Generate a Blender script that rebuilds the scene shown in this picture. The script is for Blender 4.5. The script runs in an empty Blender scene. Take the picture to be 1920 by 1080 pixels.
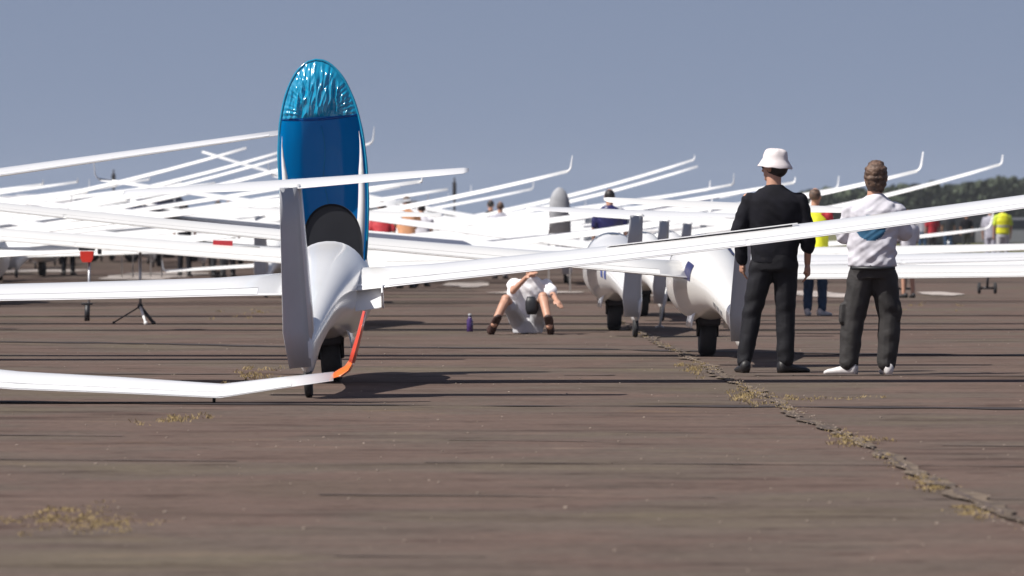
import bpy, bmesh, math, random
from math import sin, cos, tan, pi, radians, atan, atan2, sqrt
from mathutils import Vector, Matrix, noise

SC = bpy.context.scene
COL = SC.collection
random.seed(11)

# ------------------------------------------------------------------ camera, sky, sun, exposure
H = 1.22                       # camera height above the tarmac
F = 10000.0                    # focal length in pixels of a 1920 px wide frame
HOR = 420.0                    # horizon row
cd = bpy.data.cameras.new('camera'); cam = bpy.data.objects.new('camera', cd); COL.objects.link(cam)
cam.location = (0, 0, H)
cd.sensor_width = 36.0; cd.lens = 36.0*F/1920.0
cam.rotation_euler = (pi/2 - atan((540-HOR)/F), 0, 0)
cd.clip_start = 0.5; cd.clip_end = 9000
cd.dof.use_dof = True; cd.dof.focus_distance = 42.0; cd.dof.aperture_fstop = 5.6
SC.camera = cam

SUN_EL = radians(52); SUN_AZ_VEC = Vector((-0.90, -0.43, 0)).normalized()   # towards the sun, on the ground plane
w = bpy.data.worlds.new('World'); SC.world = w; w.use_nodes = True
nt = w.node_tree; nt.nodes.clear()
wo = nt.nodes.new('ShaderNodeOutputWorld'); bg = nt.nodes.new('ShaderNodeBackground')
sky = nt.nodes.new('ShaderNodeTexSky'); sky.sky_type = 'NISHITA'; sky.sun_disc = False
sky.sun_elevation = SUN_EL; sky.sun_rotation = atan2(SUN_AZ_VEC.x, SUN_AZ_VEC.y)
sky.air_density = 1.0; sky.dust_density = 0.6; sky.ozone_density = 1.6
tc = nt.nodes.new('ShaderNodeTexCoord'); mp = nt.nodes.new('ShaderNodeMapping')
mp.inputs['Location'].default_value = (0, 0, 0.30)
tint = nt.nodes.new('ShaderNodeMix'); tint.data_type = 'RGBA'; tint.blend_type = 'MULTIPLY'
tint.inputs['Factor'].default_value = 1.0; tint.inputs['B'].default_value = (1.27, 0.985, 0.85, 1)
nt.links.new(tc.outputs['Generated'], mp.inputs['Vector']); nt.links.new(mp.outputs[0], sky.inputs[0])
nt.links.new(sky.outputs[0], tint.inputs['A']); nt.links.new(tint.outputs['Result'], bg.inputs['Color'])
bg.inputs['Strength'].default_value = 0.093
nt.links.new(bg.outputs[0], wo.inputs['Surface'])

sl = bpy.data.lights.new('sun', 'SUN'); sun = bpy.data.objects.new('sun', sl); COL.objects.link(sun)
sl.energy = 5.0; sl.angle = radians(0.5); sl.color = (1.0, 0.955, 0.89)
sd = Vector((SUN_AZ_VEC.x*cos(SUN_EL), SUN_AZ_VEC.y*cos(SUN_EL), sin(SUN_EL)))
sun.rotation_euler = sd.to_track_quat('Z', 'Y').to_euler()
SC.view_settings.view_transform = 'Standard'; SC.view_settings.look = 'None'
SC.view_settings.exposure = 0.36; SC.view_settings.gamma = 1; SC.view_settings.use_curve_mapping = False

# ------------------------------------------------------------------ helpers
def at(px, py, D):             # a point seen at (px,py), D metres away
    return Vector(((px-960)*D/F, D, H-(py-HOR)*D/F))
def gd(py): return H*F/(py-HOR)            # distance of a ground row
def ground(px, py):
    D = gd(py); return Vector(((px-960)*D/F, D, 0))

def mat(name, col, rough=0.6, metal=0.0, var=0.0, scale=6.0, coat=0.0, bump=0.0, bscale=40.0, col2=None, spec=None, stretch=None):
    m = bpy.data.materials.new(name); m.use_nodes = True
    n = m.node_tree.nodes; l = m.node_tree.links; b = n['Principled BSDF']
    b.inputs['Base Color'].default_value = (*col, 1); b.inputs['Roughness'].default_value = rough
    b.inputs['Metallic'].default_value = metal; b.inputs['Coat Weight'].default_value = coat
    b.inputs['Coat Roughness'].default_value = 0.08
    if spec is not None: b.inputs['Specular IOR Level'].default_value = spec
    if var > 0 or col2 or bump > 0:
        t = n.new('ShaderNodeTexCoord')
        src = t.outputs['Object']
        if stretch:
            mpn = n.new('ShaderNodeMapping'); mpn.inputs['Scale'].default_value = stretch
            l.new(src, mpn.inputs['Vector']); src = mpn.outputs[0]
    if var > 0 or col2:
        nz = n.new('ShaderNodeTexNoise'); nz.inputs['Scale'].default_value = scale; nz.inputs['Detail'].default_value = 5
        l.new(src, nz.inputs['Vector'])
        rp = n.new('ShaderNodeValToRGB'); l.new(nz.outputs['Fac'], rp.inputs['Fac'])
        c2 = col2 if col2 else tuple(min(1, c*(1+var)) for c in col)
        c1 = col if col2 else tuple(c*(1-var) for c in col)
        rp.color_ramp.elements[0].position = 0.35; rp.color_ramp.elements[1].position = 0.65
        rp.color_ramp.elements[0].color = (*c1, 1); rp.color_ramp.elements[1].color = (*c2, 1)
        l.new(rp.outputs['Color'], b.inputs['Base Color'])
    if bump > 0:
        nb = n.new('ShaderNodeTexNoise'); nb.inputs['Scale'].default_value = bscale; nb.inputs['Detail'].default_value = 4
        l.new(src, nb.inputs['Vector'])
        bp = n.new('ShaderNodeBump'); bp.inputs['Strength'].default_value = bump; bp.inputs['Distance'].default_value = 0.01
        l.new(nb.outputs['Fac'], bp.inputs['Height']); l.new(bp.outputs[0], b.inputs['Normal'])
    return m

M = {}
M['gel'] = mat('white gelcoat', (0.78, 0.78, 0.78), 0.22, var=0.02, scale=1.5, coat=0.4)
M['gel_warm'] = mat('ivory gelcoat', (0.80, 0.79, 0.76), 0.25, var=0.02, scale=1.3, coat=0.3)
M['gel_far'] = mat('dusty gelcoat', (0.80, 0.80, 0.79), 0.35, var=0.03, scale=2)
M['orange'] = mat('orange paint', (0.80, 0.16, 0.02), 0.3, var=0.05, coat=0.3)
M['redor'] = mat('red orange paint', (0.72, 0.07, 0.03), 0.3, var=0.05, coat=0.3)
M['rudder'] = mat('rudder skin greyed for shade', (0.47, 0.48, 0.50), 0.4, var=0.05, scale=3)  # grey base colour stands in for the shade on the rudders
M['tyre'] = mat('tyre rubber', (0.018, 0.018, 0.02), 0.75, var=0.2, scale=20)
M['black'] = mat('black plastic', (0.015, 0.016, 0.02), 0.5, var=0.1)
M['gap'] = mat('dark gap', (0.03, 0.03, 0.035), 0.8, var=0.1)
M['metal'] = mat('dull aluminium', (0.45, 0.46, 0.48), 0.4, metal=0.8, var=0.08)
M['glass'] = mat('tinted canopy', (0.03, 0.04, 0.05), 0.06, coat=0.6, spec=0.8)
M['cover'] = mat('blue canopy cover', (0.004, 0.12, 0.36), 0.22, var=0.12, scale=2.0, coat=0.35, spec=0.6)
M['cover_cap'] = mat('blue elastic hood', (0.003, 0.27, 0.46), 0.15, var=0.15, scale=5.0, coat=0.5, spec=0.8)
M['navy'] = mat('navy marking', (0.018, 0.018, 0.09), 0.35, var=0.05)
M['bluemark'] = mat('blue lettering', (0.05, 0.08, 0.3), 0.4, var=0.05)
M['red'] = mat('red cloth', (0.42, 0.02, 0.03), 0.7, var=0.1)
M['redpad'] = mat('red foam pad', (0.65, 0.03, 0.015), 0.6, var=0.1)
M['grass'] = mat('grass blades', (0.10, 0.12, 0.03), 0.8, var=0.25, scale=3)
M['straw'] = mat('dry weeds', (0.29, 0.215, 0.095), 0.85, var=0.3, scale=9)
M['soil'] = mat('loose grit', (0.045, 0.032, 0.025), 0.95, col2=(0.17, 0.125, 0.085), scale=3.5)
M['leaf'] = mat('dark foliage', (0.040, 0.055, 0.030), 0.8, var=0.4, scale=0.08)
M['skin'] = mat('skin', (0.46, 0.25, 0.17), 0.5, var=0.06, scale=12)
M['hair'] = mat('brown grey hair', (0.035, 0.019, 0.013), 0.6, col2=(0.15, 0.09, 0.06), scale=22, bump=0.8, bscale=60)
M['hair_dark'] = mat('dark hair', (0.015, 0.012, 0.012), 0.55, var=0.3, scale=30)
M['blackcloth'] = mat('black jersey', (0.007, 0.007, 0.011), 0.9, spec=.25, var=0.25, scale=9, bump=0.3, bscale=30)
M['blacktrouser'] = mat('black trousers', (0.008, 0.008, 0.011), 0.75, spec=.3, var=0.3, scale=8, bump=0.4, bscale=22)
M['whitetee'] = mat('white cotton', (0.58, 0.57, 0.62), 0.85, var=0.05, scale=8, bump=0.3, bscale=18)
M['greytee'] = mat('grey cotton', (0.36, 0.36, 0.42), 0.85, var=0.08, scale=8)
M['hat'] = mat('pale hat', (0.62, 0.57, 0.57), 0.85, var=0.06, scale=9)
M['cargo'] = mat('charcoal cargo trousers', (0.024, 0.022, 0.022), 0.75, var=0.3, scale=7, bump=0.5, bscale=20)
M['jeans'] = mat('blue jeans', (0.02, 0.055, 0.12), 0.8, var=0.2, scale=12)
M['hivis'] = mat('yellow high visibility cloth', (0.72, 0.72, 0.02), 0.6, var=0.12, scale=7)
M['lime'] = mat('lime shirt', (0.55, 0.68, 0.05), 0.7, var=0.1, scale=7)
M['shoe_w'] = mat('white trainers', (0.62, 0.60, 0.60), 0.6, var=0.12, scale=20)
M['shoe_b'] = mat('black shoes', (0.014, 0.013, 0.014), 0.5, var=0.1)
M['shoe_br'] = mat('brown shoes', (0.05, 0.024, 0.02), 0.6, var=0.2)
M['shorts'] = mat('pale grey shorts', (0.42, 0.42, 0.44), 0.8, var=0.1)
M['teal'] = mat('teal print', (0.02, 0.10, 0.19), 0.7, var=0.1)
M['vanwhite'] = mat('white van paint', (0.76, 0.76, 0.77), 0.35, var=0.03, coat=0.2)
M['carblue'] = mat('dark blue car paint', (0.012, 0.015, 0.05), 0.25, coat=0.5, var=0.05)
M['cardark'] = mat('dark grey car paint', (0.03, 0.032, 0.035), 0.3, coat=0.5, var=0.05)
M['carsilver'] = mat('silver car paint', (0.33, 0.34, 0.36), 0.3, metal=0.5, coat=0.4, var=0.03)
M['carglass'] = mat('car glass', (0.02, 0.024, 0.03), 0.08, spec=0.7)
M['bottle'] = mat('purple bottle', (0.045, 0.02, 0.11), 0.25, coat=0.4)
M['greymesh'] = mat('grey shade cloth', (0.33, 0.34, 0.36), 0.7, var=0.15, scale=6)
M['pole'] = mat('white painted pole', (0.7, 0.7, 0.7), 0.5, var=0.05)
M['tan'] = mat('tan cloth', (0.50, 0.24, 0.12), 0.8, var=0.1)
M['blue'] = mat('blue cloth', (0.02, 0.06, 0.30), 0.8, var=0.1)

def translucent(m, col, f):
    n = m.node_tree.nodes; l = m.node_tree.links; b = n['Principled BSDF']; out = n['Material Output']
    t = n.new('ShaderNodeBsdfTranslucent'); t.inputs['Color'].default_value = (*col, 1)
    x = n.new('ShaderNodeMixShader'); x.inputs[0].default_value = f
    l.new(b.outputs[0], x.inputs[1]); l.new(t.outputs[0], x.inputs[2]); l.new(x.outputs[0], out.inputs['Surface'])
translucent(M['cover'], (0.0, 0.22, 0.58), 0.6); translucent(M['cover_cap'], (0.0, 0.25, 0.55), 0.15)

def newobj(name, me, m=None, parent=None, smooth=True):
    if isinstance(me, bmesh.types.BMesh):
        bm = me; me = bpy.data.meshes.new(name); bm.to_mesh(me); bm.free()
    o = bpy.data.objects.new(name, me); COL.objects.link(o)
    if m is not None and len(me.materials) == 0: me.materials.append(m if not isinstance(m, str) else M[m])
    if smooth and len(me.polygons): me.polygons.foreach_set('use_smooth', [True]*len(me.polygons))
    if parent: o.parent = parent
    return o
def tag(o, label=None, cat=None, group=None, kind=None):
    if label: o['label'] = label
    if cat: o['category'] = cat
    if group: o['group'] = group
    if kind: o['kind'] = kind
    return o
def empty(name, loc, rz=0, label=None, cat=None, group=None):
    o = bpy.data.objects.new(name, None); COL.objects.link(o)
    o.location = loc; o.rotation_euler = (0, 0, rz); o.empty_display_size = 0.2
    return tag(o, label, cat, group)

def loft(bm, rings, cap=True, closed=True):
    R = [[bm.verts.new(v) for v in r] for r in rings]
    n = len(rings[0])
    for a, b in zip(R[:-1], R[1:]):
        for i in range(n if closed else n-1):
            j = (i+1) % n
            try: bm.faces.new((a[i], a[j], b[j], b[i]))
            except ValueError: pass
    if cap and closed:
        bm.faces.new(R[0][::-1]); bm.faces.new(R[-1])
    return R
def tube(bm, pts, rads, n=10, cap=True):
    pts = [Vector(p) for p in pts]
    if not isinstance(rads, (list, tuple)): rads = [rads]*len(pts)
    rings = []; up = None
    for i, p in enumerate(pts):
        d = (pts[min(i+1, len(pts)-1)]-pts[max(i-1, 0)]).normalized()
        if up is None: up = Vector((0, 0, 1)) if abs(d.z) < 0.9 else Vector((1, 0, 0))
        a = d.cross(up).normalized(); b = a.cross(d).normalized(); up = b
        rings.append([p+a*cos(2*pi*k/n)*rads[i]+b*sin(2*pi*k/n)*rads[i] for k in range(n)])
    loft(bm, rings, cap)
def box(bm, c, s, rot=None, bev=0.0):
    m = Matrix.Translation(c) @ (rot.to_4x4() if rot else Matrix()) @ Matrix.Diagonal((*s, 1))
    r = bmesh.ops.create_cube(bm, size=1.0, matrix=m)
    if bev > 0:
        es = set(e for v in r['verts'] for e in v.link_edges)
        bmesh.ops.bevel(bm, geom=list(es), offset=bev, segments=2, affect='EDGES', profile=0.6)
def ball(bm, c, r, u=14, v=10, rot=None):
    if not isinstance(r, (tuple, list)): r = (r, r, r)
    m = Matrix.Translation(c) @ (rot.to_4x4() if rot else Matrix()) @ Matrix.Diagonal((*r, 1))
    bmesh.ops.create_uvsphere(bm, u_segments=u, v_segments=v, radius=1.0, matrix=m)
def wheel_bm(r, wd, seg=24, axis='X'):
    bm = bmesh.new()
    prof = [(-wd*.5, r*.55), (-wd*.5, r*.85), (-wd*.36, r*.97), (0, r), (wd*.36, r*.97), (wd*.5, r*.85), (wd*.5, r*.55)]
    rings = [[Vector((x, rr*cos(2*pi*k/seg), rr*sin(2*pi*k/seg))) for k in range(seg)] for x, rr in prof]
    loft(bm, rings, True)
    return bm
def hub_bm(r, wd, seg=16):
    bm = bmesh.new()
    prof = [(-wd*.52, r*.1), (-wd*.53, r*.5), (wd*.53, r*.5), (wd*.52, r*.1)]
    loft(bm, [[Vector((x, rr*cos(2*pi*k/seg), rr*sin(2*pi*k/seg))) for k in range(seg)] for x, rr in prof], True)
    return bm

# ------------------------------------------------------------------ ground
def ground_material():
    m = bpy.data.materials.new('old tarmac'); m.use_nodes = True
    n = m.node_tree.nodes; l = m.node_tree.links; b = n['Principled BSDF']
    g = n.new('ShaderNodeNewGeometry')
    def nz(scale, detail, sc=(1, 1, 1), rough=0.6):
        mpn = n.new('ShaderNodeMapping'); mpn.inputs['Scale'].default_value = sc
        l.new(g.outputs['Position'], mpn.inputs['Vector'])
        t = n.new('ShaderNodeTexNoise'); t.inputs['Scale'].default_value = scale; t.inputs['Detail'].default_value = detail
        t.inputs['Roughness'].default_value = rough
        l.new(mpn.outputs[0], t.inputs['Vector']); return t.outputs['Fac']
    def ramp(fac, stops):
        r = n.new('ShaderNodeValToRGB'); l.new(fac, r.inputs['Fac'])
        e = r.color_ramp.elements
        while len(e) < len(stops): e.new(0.5)
        for el, (p, c) in zip(e, stops): el.position = p; el.color = (*c, 1)
        return r.outputs['Color']
    def mix(bt, f, a, c):
        x = n.new('ShaderNodeMix'); x.data_type = 'RGBA'; x.blend_type = bt
        if isinstance(f, float): x.inputs['Factor'].default_value = f
        else: l.new(f, x.inputs['Factor'])
        l.new(a, x.inputs['A']); l.new(c, x.inputs['B']); return x.outputs['Result']
    base = ramp(nz(0.35, 4), [(0.3, (0.094, 0.069, 0.055)), (0.45, (0.110, 0.077, 0.064)), (0.55, (0.098, 0.076, 0.063)), (0.7, (0.107, 0.087, 0.063))])
    mid = ramp(nz(1.6, 6, (0.35, 1, 1), .65), [(0.34, (0.58, 0.54, 0.52)), (0.44, (0.96, 0.94, 0.93)), (0.60, (1.07, 1.07, 1.06)), (0.74, (1.36, 1.30, 1.22))])
    dash = ramp(nz(4.5, 4, (0.5, 1, 1), .6), [(0.32, (0.55, 0.50, 0.48)), (0.42, (0.97, 0.97, 0.97)), (0.66, (1.05, 1.05, 1.05)), (0.74, (1.45, 1.42, 1.36))])
    fine = ramp(nz(14, 3), [(0.3, (0.84, 0.84, 0.84)), (0.7, (1.16, 1.16, 1.16))])
    patch = ramp(nz(0.9, 6, (0.22, 1.5, 1), 0.7), [(0.58, (1, 1, 1)), (0.72, (0.66, 0.62, 0.60))])
    tanp = ramp(nz(0.45, 5, (1, 1, 1), 0.7), [(0.62, (1, 1, 1)), (0.78, (1.35, 1.28, 1.0))])
    c = mix('MULTIPLY', 1.0, base, mid); c = mix('MULTIPLY', 0.85, c, dash); c = mix('MULTIPLY', 1.0, c, fine); c = mix('MULTIPLY', 1.0, c, patch); c = mix('MULTIPLY', 1.0, c, tanp)
    l.new(c, b.inputs['Base Color']); b.inputs['Roughness'].default_value = 0.92
    b.inputs['Specular IOR Level'].default_value = 0.15
    bp = n.new('ShaderNodeBump'); bp.inputs['Strength'].default_value = 0.5; bp.inputs['Distance'].default_value = 0.02
    l.new(nz(9, 5), bp.inputs['Height']); l.new(bp.outputs[0], b.inputs['Normal'])
    return m
M['tarmac'] = ground_material()
def quad(name, pts, m, kind='structure'):
    bm = bmesh.new(); bm.faces.new([bm.verts.new(p) for p in pts])
    o = newobj(name, bm, m, smooth=False); o['kind'] = kind; return o
quad('ground', [(-900, -60, -.006), (900, -60, -.006), (900, 2000, -.006), (-900, 2000, -.006)], mat('meadow', (0.085, 0.095, 0.030), 0.9, col2=(0.15, 0.135, 0.055), scale=0.15))
quad('airfield_tarmac', [(-90, -40, 0), (90, -40, 0), (90, 212, 0), (-90, 212, 0)], M['tarmac'])

def strip(name, p0, p1, wd, m, z=0.004, seg=60, wob=0.05, wvar=0.4, kind='structure', seed=0, gaps=0.0, lat=0.25):
    """irregular seam: a ribbon with ragged edges following a wandering line"""
    p0 = Vector(p0); p1 = Vector(p1); d = (p1-p0); L = d.length; d.normalize(); nrm = Vector((-d.y, d.x))
    bm = bmesh.new(); prev = None
    for i in range(seg+1):
        t = i/seg; s = t*L
        off = wob*(noise.noise(Vector((s*0.35, seed*7.3, 1)))*1.6+noise.noise(Vector((s*2.2, seed*3.1, 5)))*lat)
        wl = wd*(1+wvar*2*noise.noise(Vector((s*1.9, seed*5.7, 9))))
        g = noise.noise(Vector((s*0.9, seed*2.9, 13)))*0.5+0.5
        if wl < 0.004: wl = 0.004
        c = p0+d*s+nrm*off
        pr = (bm.verts.new((c.x+nrm.x*wl/2, c.y+nrm.y*wl/2, z)), bm.verts.new((c.x-nrm.x*wl/2, c.y-nrm.y*wl/2, z)))
        if prev and g >= gaps: bm.faces.new((prev[0], prev[1], pr[1], pr[0]))
        prev = pr
    o = newobj(name, bm, m, smooth=False); o['kind'] = kind; return o
M['seam'] = mat('tarry seam', (0.026, 0.018, 0.017), 0.9, var=0.35, scale=5)
M['seam2'] = mat('worn seam', (0.072, 0.051, 0.042), 0.9, var=0.35, scale=4)
M['whitepatch'] = mat('worn white paint', (0.24, 0.20, 0.17), 0.9, col2=(0.48, 0.43, 0.40), scale=2.2)
# transverse seams (rows given left end, right end, width in metres)
rows = [(1040, 1052, .05, 'seam2', .66), (925, 937, .06, 'seam2', .52), (862, 876, .06, 'seam2', .45), (816, 838, .07, 'seam2', .55),
        (754, 769, .24, 'seam', 0), (700, 706, .18, 'seam2', .5), (641, 668, .34, 'seam', 0.25), (616, 628, .3, 'seam2', .58)]
for i, (ya, yb, wd, mk, gp) in enumerate(rows):
    a = ground(-60, ya); b = ground(1980, yb)
    strip('pavement_seam', (a.x, a.y), (b.x, b.y), wd, M[mk], z=0.004+0.0004*i, seg=150, wob=wd*0.9, wvar=.7, seed=i+1, gaps=gp)
# long joint that runs away from the camera, with weeds and grit in it
ja = ground(1930, 1000); jb = ground(1195, 636); jb2 = ground(1150, 600)
bq = ground(1610, 832); cq = ground(1720, 830)
strip('joint_branch', (bq.x, bq.y), (cq.x, cq.y), .10, M['seam2'], z=.0135, seg=60, wob=.05, wvar=1.2, seed=44)
strip('long_joint', (ja.x, ja.y), (jb2.x, jb2.y), 0.016, M['seam2'], z=0.013, seg=420, wob=0.05, wvar=1.0, seed=31, gaps=.3, lat=.8)
strip('long_joint', (ja.x+.01, ja.y), (jb2.x+.01, jb2.y), 0.085, M['soil'], z=0.0112, seg=420, wob=0.05, wvar=1.0, seed=31, lat=.8)
# loose stones and dry weeds
rs = random.Random(4)
bm = bmesh.new()
jd = (jb2-ja)
def stone(bm, p, r):
    m = Matrix.Translation(p) @ Matrix.Rotation(rs.uniform(0, 6), 4, 'Z') @ Matrix.Diagonal((r*rs.uniform(.7, 1.4), r*rs.uniform(.7, 1.4), r*rs.uniform(.4, .8), 1))
    bmesh.ops.create_icosphere(bm, subdivisions=1, radius=1, matrix=m)
for i in range(700):
    t = rs.random(); p = ja+jd*t+Vector((rs.gauss(0, .035), rs.gauss(0, .3), 0)); r = rs.uniform(.002, .008)
    stone(bm, p+Vector((0, 0, .012+r*.3)), r)
for i in range(500):
    D = rs.uniform(18, 60); p = Vector((rs.uniform(-.1, .1)*D, D, 0)); r = rs.uniform(.002, .009)
    stone(bm, p+Vector((0, 0, r*.3)), r)
tag(newobj('loose_grit', bm, mat('grit', (0.26, 0.21, 0.17), .9, var=.4, scale=5), smooth=False), 'grit and small stones scattered on tarmac and along the joint', 'gravel', kind='stuff')
def tuft(bm, p, n, h, spread):
    for k in range(n):
        a = rs.uniform(0, 2*pi); r = abs(rs.gauss(0, spread)); b0 = p+Vector((cos(a)*r, sin(a)*r*1.6, 0))
        hh = h*rs.uniform(.4, 1); le = Vector((rs.uniform(-1, 1), rs.uniform(-1, 1), 0))*hh*.9
        wv = Vector((rs.uniform(-1, 1), rs.uniform(-1, 1), 0)).normalized()*.0025
        v = [bm.verts.new(b0-wv), bm.verts.new(b0+wv), bm.verts.new(b0+le*.5+Vector((0, 0, hh*.7))+wv*.6), bm.verts.new(b0+le+Vector((0, 0, hh)))]
        bm.faces.new(v)
bm = bmesh.new()
for i in range(230):
    t = rs.random()**1.0
    dens = noise.noise(Vector((t*14, 3, 3)))
    if dens < -.12: continue
    tuft(bm, ja+jd*t+Vector((rs.gauss(0, .03), rs.gauss(0, .25), .01)), rs.randint(4, 12), rs.uniform(.008, .022), .022)
tag(newobj('joint_weeds', bm, M['straw'], smooth=False), 'dry yellow weeds growing along the long joint in the tarmac', 'weeds', kind='stuff')
bm = bmesh.new()
for (px, py, n, sx, sy, h) in [(480, 706, 26, .13, 1.4, .035), (325, 787, 20, .09, .5, .03), (120, 972, 70, .10, .5, .012), (205, 985, 50, .07, .3, .01), (1402, 748, 26, .05, .7, .03), (1590, 828, 30, .05, .6, .025), (1655, 826, 14, .12, .2, .02), (1745, 912, 30, .04, .4, .02), (1830, 962, 24, .035, .3, .018), (1290, 690, 26, .06, 1.2, .03), (470, 590, 10, .2, 2, .04), (1500, 748, 30, .3, .3, .02), (1700, 575, 12, .4, 2, .03), (90, 965, 16, .1, .3, .012)]:
    c = ground(px, py)
    for k in range(n): tuft(bm, c+Vector((rs.gauss(0, sx), rs.gauss(0, sy), 0)), rs.randint(8, 18), h, .03)
tag(newobj('ground_weeds', bm, M['straw'], smooth=False), 'scattered patches of dry yellow weeds on the tarmac', 'weeds', kind='stuff')
def blot(name, px, py, wx, wy, m, z, seed):
    c = ground(px, py); bm = bmesh.new(); vs = []
    for k in range(40):
        a = 2*pi*k/40; r = 1+.45*noise.noise(Vector((cos(a)*1.7, sin(a)*1.7, seed*3.1)))
        vs.append(bm.verts.new((c.x+cos(a)*wx*r, c.y+sin(a)*wy*r, z)))
    bm.faces.new(vs); o = newobj(name, bm, m, smooth=False); o['kind'] = 'structure'
for i, (px, py, wx, wy) in enumerate([(290, 517, 1.05, 9), (450, 527, .9, 3.5), (60, 508, 1.2, 5), (880, 534, .45, 5), (1000, 549, .8, 1.6), (1535, 553, .55, 3.5), (1760, 552, .35, 2), (1240, 556, .2, 1)]):
    blot('worn_paint_patch', px, py, wx, wy, M['whitepatch'], .0122+.0006*i, i+1)

# ------------------------------------------------------------------ glider parts
FST = [(2.60, .60, .012, .012, .012), (2.54, .60, .06, .06, .06), (2.40, .605, .13, .125, .115), (2.15, .615, .20, .215, .17), (1.8, .64, .265, .325, .225), (1.4, .665, .305, .40, .30),
       (1.0, .69, .325, .435, .355), (.7, .705, .33, .415, .39), (.45, .72, .325, .36, .41), (.1, .73, .312, .315, .415), (-.3, .730, .288, .275, .385), (-.7, .715, .258, .240, .335),
       (-1.1, .69, .228, .205, .285), (-1.7, .635, .184, .165, .212), (-2.4, .555, .140, .128, .165), (-3.1, .465, .100, .095, .175), (-3.65, .390, .070, .072, .235), (-3.80, .375, .050, .065, .20), (-3.86, .36, .03, .05, .10)]
NF = 36
def fst(y):
    for a, b in zip(FST[:-1], FST[1:]):
        if b[0] <= y <= a[0]:
            t = (a[0]-y)/(a[0]-b[0]); t2 = t
            return [a[k]+(b[k]-a[k])*t2 for k in range(5)]
    return list(FST[-1]) if y < 0 else list(FST[0])
def fpt(y, a, off=0.0):        # a: angle from straight down, clockwise seen from behind
    _, cz, hw, ht, hb = fst(y)
    s = sin(a); c = -cos(a)
    e = 0.92
    x = math.copysign(abs(s)**e, s)*(hw+off); z = math.copysign(abs(c)**e, c)*((ht if c > 0 else hb)+off)
    return Vector((x, y, cz+z))
SUBY = []
for a, b in zip(FST[:-1], FST[1:]):
    k = 2 if abs(a[0]-b[0]) > .3 else 1
    for q in range(k): SUBY.append(a[0]+(b[0]-a[0])*q/k)
SUBY.append(FST[-1][0])
def fuselage_bm(openpit=False, n=NF, pit=(.50, 2.1), angcut=2.02):
    bm = bmesh.new(); ys = sorted(set(SUBY+[pit[0], pit[1]]), reverse=True)
    R = [[bm.verts.new(fpt(y, 2*pi*k/n)) for k in range(n)] for y in ys]
    for i in range(len(ys)-1):
        ym = (ys[i]+ys[i+1])/2
        for k in range(n):
            am = 2*pi*(k+.5)/n; am = min(am, 2*pi-am)
            if openpit and pit[0] < ym < pit[1] and am > angcut: continue
            j = (k+1) % n; bm.faces.new((R[i][k], R[i+1][k], R[i+1][j], R[i][j]))
    bm.faces.new(R[0]); bm.faces.new(R[-1][::-1])
    bmesh.ops.recalc_face_normals(bm, faces=bm.faces)
    return bm
def canopy_bm(pit=(.55, 2.2), angcut=2.02, off=.004, n=NF):
    bm = bmesh.new(); L = 14; rows_ = []
    for i in range(L+1):
        y = pit[0]+(pit[1]-pit[0])*i/L; t = abs(2*i/L-1)
        a0 = angcut+(pi-angcut-.02)*(t**5)*.96
        rows_.append([bm.verts.new(fpt(y, a0+(2*pi-2*a0)*k/16, off)) for k in range(17)])
    for a, b in zip(rows_[:-1], rows_[1:]):
        for k in range(16): bm.faces.new((a[k], a[k+1], b[k+1], b[k]))
    bmesh.ops.recalc_face_normals(bm, faces=bm.faces)
    return bm
AF = [(0, 0), (.02, .22), (.08, .40), (.2, .5), (.38, .5), (.6, .37), (.8, .19), (.93, .06), (1, .01)]
def airfoil(ch, th, n=None):   # closed loop (y back from leading edge, z)
    up = [(-c*ch, t*th*1.15) for c, t in AF]; lo = [(-c*ch, -t*th*.75) for c, t in AF[1:-1]]
    return up+[(-ch, -.006*ch)]+lo[::-1]
def wing_bm(st, side, incid=.075):
    """st: stations (s, y of leading edge, z, chord, thickness). The section stays square to the path."""
    bm = bmesh.new(); rings = []
    for i, (s, y, z, ch, th) in enumerate(st):
        a = st[max(i-1, 0)]; b = st[min(i+1, len(st)-1)]
        dx, dz = b[0]-a[0], b[2]-a[2]; L = math.hypot(dx, dz) or 1; nx, nz_ = -dz/L, dx/L
        ring = []
        for (yy, zz) in airfoil(ch, th):
            zt = zz+yy*incid*nz_+ch*.4*incid*nz_
            ring.append(Vector((side*(s+nx*zt), y+yy, z+nz_*zt)))
        rings.append(ring)
    loft(bm, rings, True)
    bmesh.ops.recalc_face_normals(bm, faces=bm.faces)
    return bm
def wing_stations(S, z0, dih, b, root=.85, tip=.36, x0=.2, n=14, y0=.28, tail=None):
    st = []
    for i in range(n+1):
        t = i/n; s = x0+(S-x0)*t
        ch = root+(root*.78-root)*(t/.55) if t < .55 else root*.78+(tip-root*.78)*((t-.55)/.45)**1.15
        th = ch*(.155-.03*t)
        if i == 0: ch *= 1.16; th *= 1.25
        st.append((s, y0-.10*t*t-(.0 if t < .55 else .12*(t-.55)), z0+dih*s+b*s*s, ch, th))
    return st
def winglet_stations(last, slope, hgt=.38, cant=.12, tipch=.14):
    s, y, z, ch, th = last; st = []
    a0 = atan(slope); a1 = pi/2-cant; n = 7; L = hgt/n*1.12
    px_, pz_ = s, z
    st.append(last)
    for i in range(1, n+1):
        t = i/n; a = a0+(a1-a0)*min(1, t*2.2)
        px_ += cos(a)*L; pz_ += sin(a)*L
        c2 = ch*(1-.15*t)+(tipch-ch)*t*.8
        st.append((px_, y-.22*t, pz_, c2, max(.012, c2*.09)))
    return st
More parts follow.
